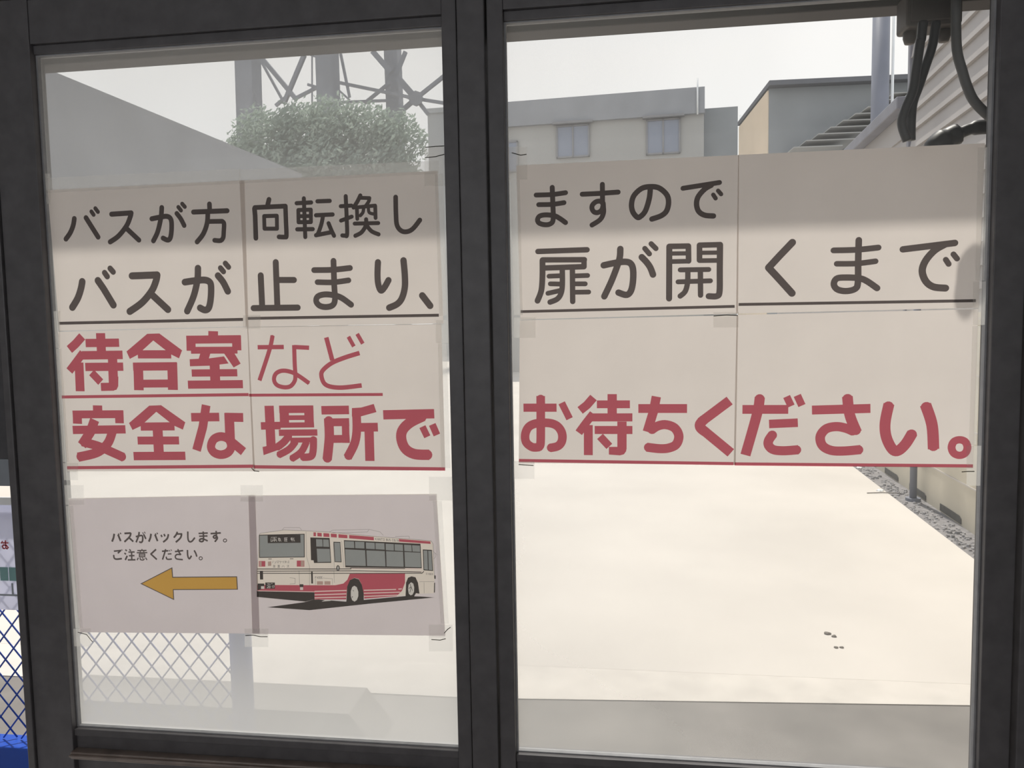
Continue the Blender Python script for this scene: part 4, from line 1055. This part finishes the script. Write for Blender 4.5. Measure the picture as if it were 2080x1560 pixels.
MB().tube([(2.24, .3, 0), (2.24, .3, 8.0)], .035, 8).build('downpipe', M['pipe'], b, smooth=True)
MB().tube([(.92, -.16, 8.0), (.92, -.16, 9.1)], .03, 6).build('vent_pipe', M['pipe'], b, smooth=True)
c = thing('apartment_building', 'building with a cream side wall and an outside stair, right of the flat-roofed block', 'building', lane(2.32, 19), LANE+R(6.3))
MB().box(.0, 8, .0, 3.3, -.1, 6.94).build('front_wall', M['wall_dark'], c)
MB().prism([(0.01, -.1), (3.28, -.1), (3.28, 6.9), (.01, 6.9)], 'x', -.03, -.001).build('side_wall', M['wall_cream'], c)
MB().box(-.05, 8, -.26, 3.32, 6.941, 7.05).build('roof_edge', M['roofm'], c)
for k in range(9):
    MB().box(.30+k*.26, 1.34+k*.31, -1.05, -.02, 5.34+k*.134, 5.362+k*.134).build('stair_tread', M['wall_beige'], c)
MB().prism([(.95, 4.5), (3.37, 7.05), (3.37, 4.5)], 'y', -1.14, -1.06).build('stair_side_panel', M['wall_dark'], c)
MB().beam((.85, -1.17, 4.46), (3.37, -1.17, 7.12), .035).build('handrail', M['wall_pale'], c)
pb = lthing('apartment_building', 'pale grey block far behind the tree, just left of the centre post', 'building', -9.5, 40)
MB().box(-3.1, 3.5, 0, 8, -.1, 13.0).build('wall', M['wall_pale'], pb)
MB().box(-3.2, 3.6, -.1, 8, 13.001, 13.25).build('roof_edge', M['wall_pale'], pb)

# ------------------------------------------------------------------ steel lattice tower
T = lthing('lattice_tower', 'steel lattice pylon tower rising behind the tree in the left pane', 'pylon', -15.9, 34)
def leg(u0, z_, v0, wd_):                      # stands where it is at height z_, leaning in towards the tower's middle
    k = lambda z: 1-(z-z_)*.0035
    MB().beam((u0*k(-.2), v0*k(-.2), -.2), (u0*k(26), v0*k(26), 26), wd_).build('leg', M['pylon'], T)
for l_ in [(-3.68, 13.36, 0.0, 0.88), (1.48, 12.22, -2.4, 0.76), (3.04, 13.3, 1.6, 0.65), (7.1, 12.61, 0.4, 0.65)]: leg(*l_)
def brace(p, q_, w_): MB().beam(p, q_, w_).build('brace', M['pylon'], T)
for (a_, b_, w_) in BRACES: brace(a_, b_, w_)
MB().prism([(4.66+.34*math.cos(i*math.pi/4), 12.0+.34*math.sin(i*math.pi/4)) for i in range(8)], 'y', -.06, .06).build('gusset_plate', M['pylon'], T)

# ------------------------------------------------------------------ tree
def tree(name, label, u, v, blobs, count, trunk_h):
    root = lthing(name, label, 'tree', u, v)
    MB().tube([(0, 0, -.1), (.1, 0, trunk_h*.5), (-.1, .1, trunk_h)], [.28, .22, .14], 10).build('trunk', M['bark'], root, smooth=True)
    br = MB()
    for (x, y, z, r_) in blobs: br.tube([(0, 0, trunk_h*.7), (x*.5, y*.5, (trunk_h*.7+z)/2), (x, y, z)], [.1, .07, .02], 6)
    br.build('branches', M['bark'], root)
    lf = MB()
    tot = sum(b_[3]**2 for b_ in blobs)
    for (x, y, z, r_) in blobs:
        for k in range(int(count*r_*r_/tot)):
            while True:
                d = Vector((random.gauss(0, 1), random.gauss(0, 1), random.gauss(0, 1))).normalized()
                if d.y < .6: break
            rr = r_*(random.random()**.35)*random.uniform(.85, 1.08)
            p_ = Vector((x, y, z))+d*rr
            n_ = Vector((random.gauss(0, 1), random.gauss(0, 1), random.gauss(0, 1))).normalized(); t1 = n_.orthogonal().normalized(); t2 = n_.cross(t1); s = random.uniform(.06, .14)
            lf.add([p_-t1*s, p_+t2*s*.45, p_+t1*s, p_-t2*s*.45], [(0, 1, 2, 3)])
    lf.build('foliage', M['leafy'], root)
tree('broadleaf_tree', 'dense green tree in front of the pylon, above the notices in the left pane', -12.8, 27,
     [(-3.3, 0, 7.6, 1.25), (-2.0, -.2, 8.6, 1.35), (-.6, 0, 8.7, 1.4), (.7, -.1, 8.8, 1.35), (2.0, .1, 8.6, 1.3), (3.1, 0, 8.3, 1.15), (-3.0, .3, 6.0, 1.4), (-1.2, -.5, 7.0, 1.7), (.8, -.5, 7.0, 1.7), (2.6, -.3, 6.8, 1.5), (0, 0, 5.6, 1.8), (2.2, .2, 5.6, 1.4), (-2, 0, 5, 1.2)], 32000, 6.5)
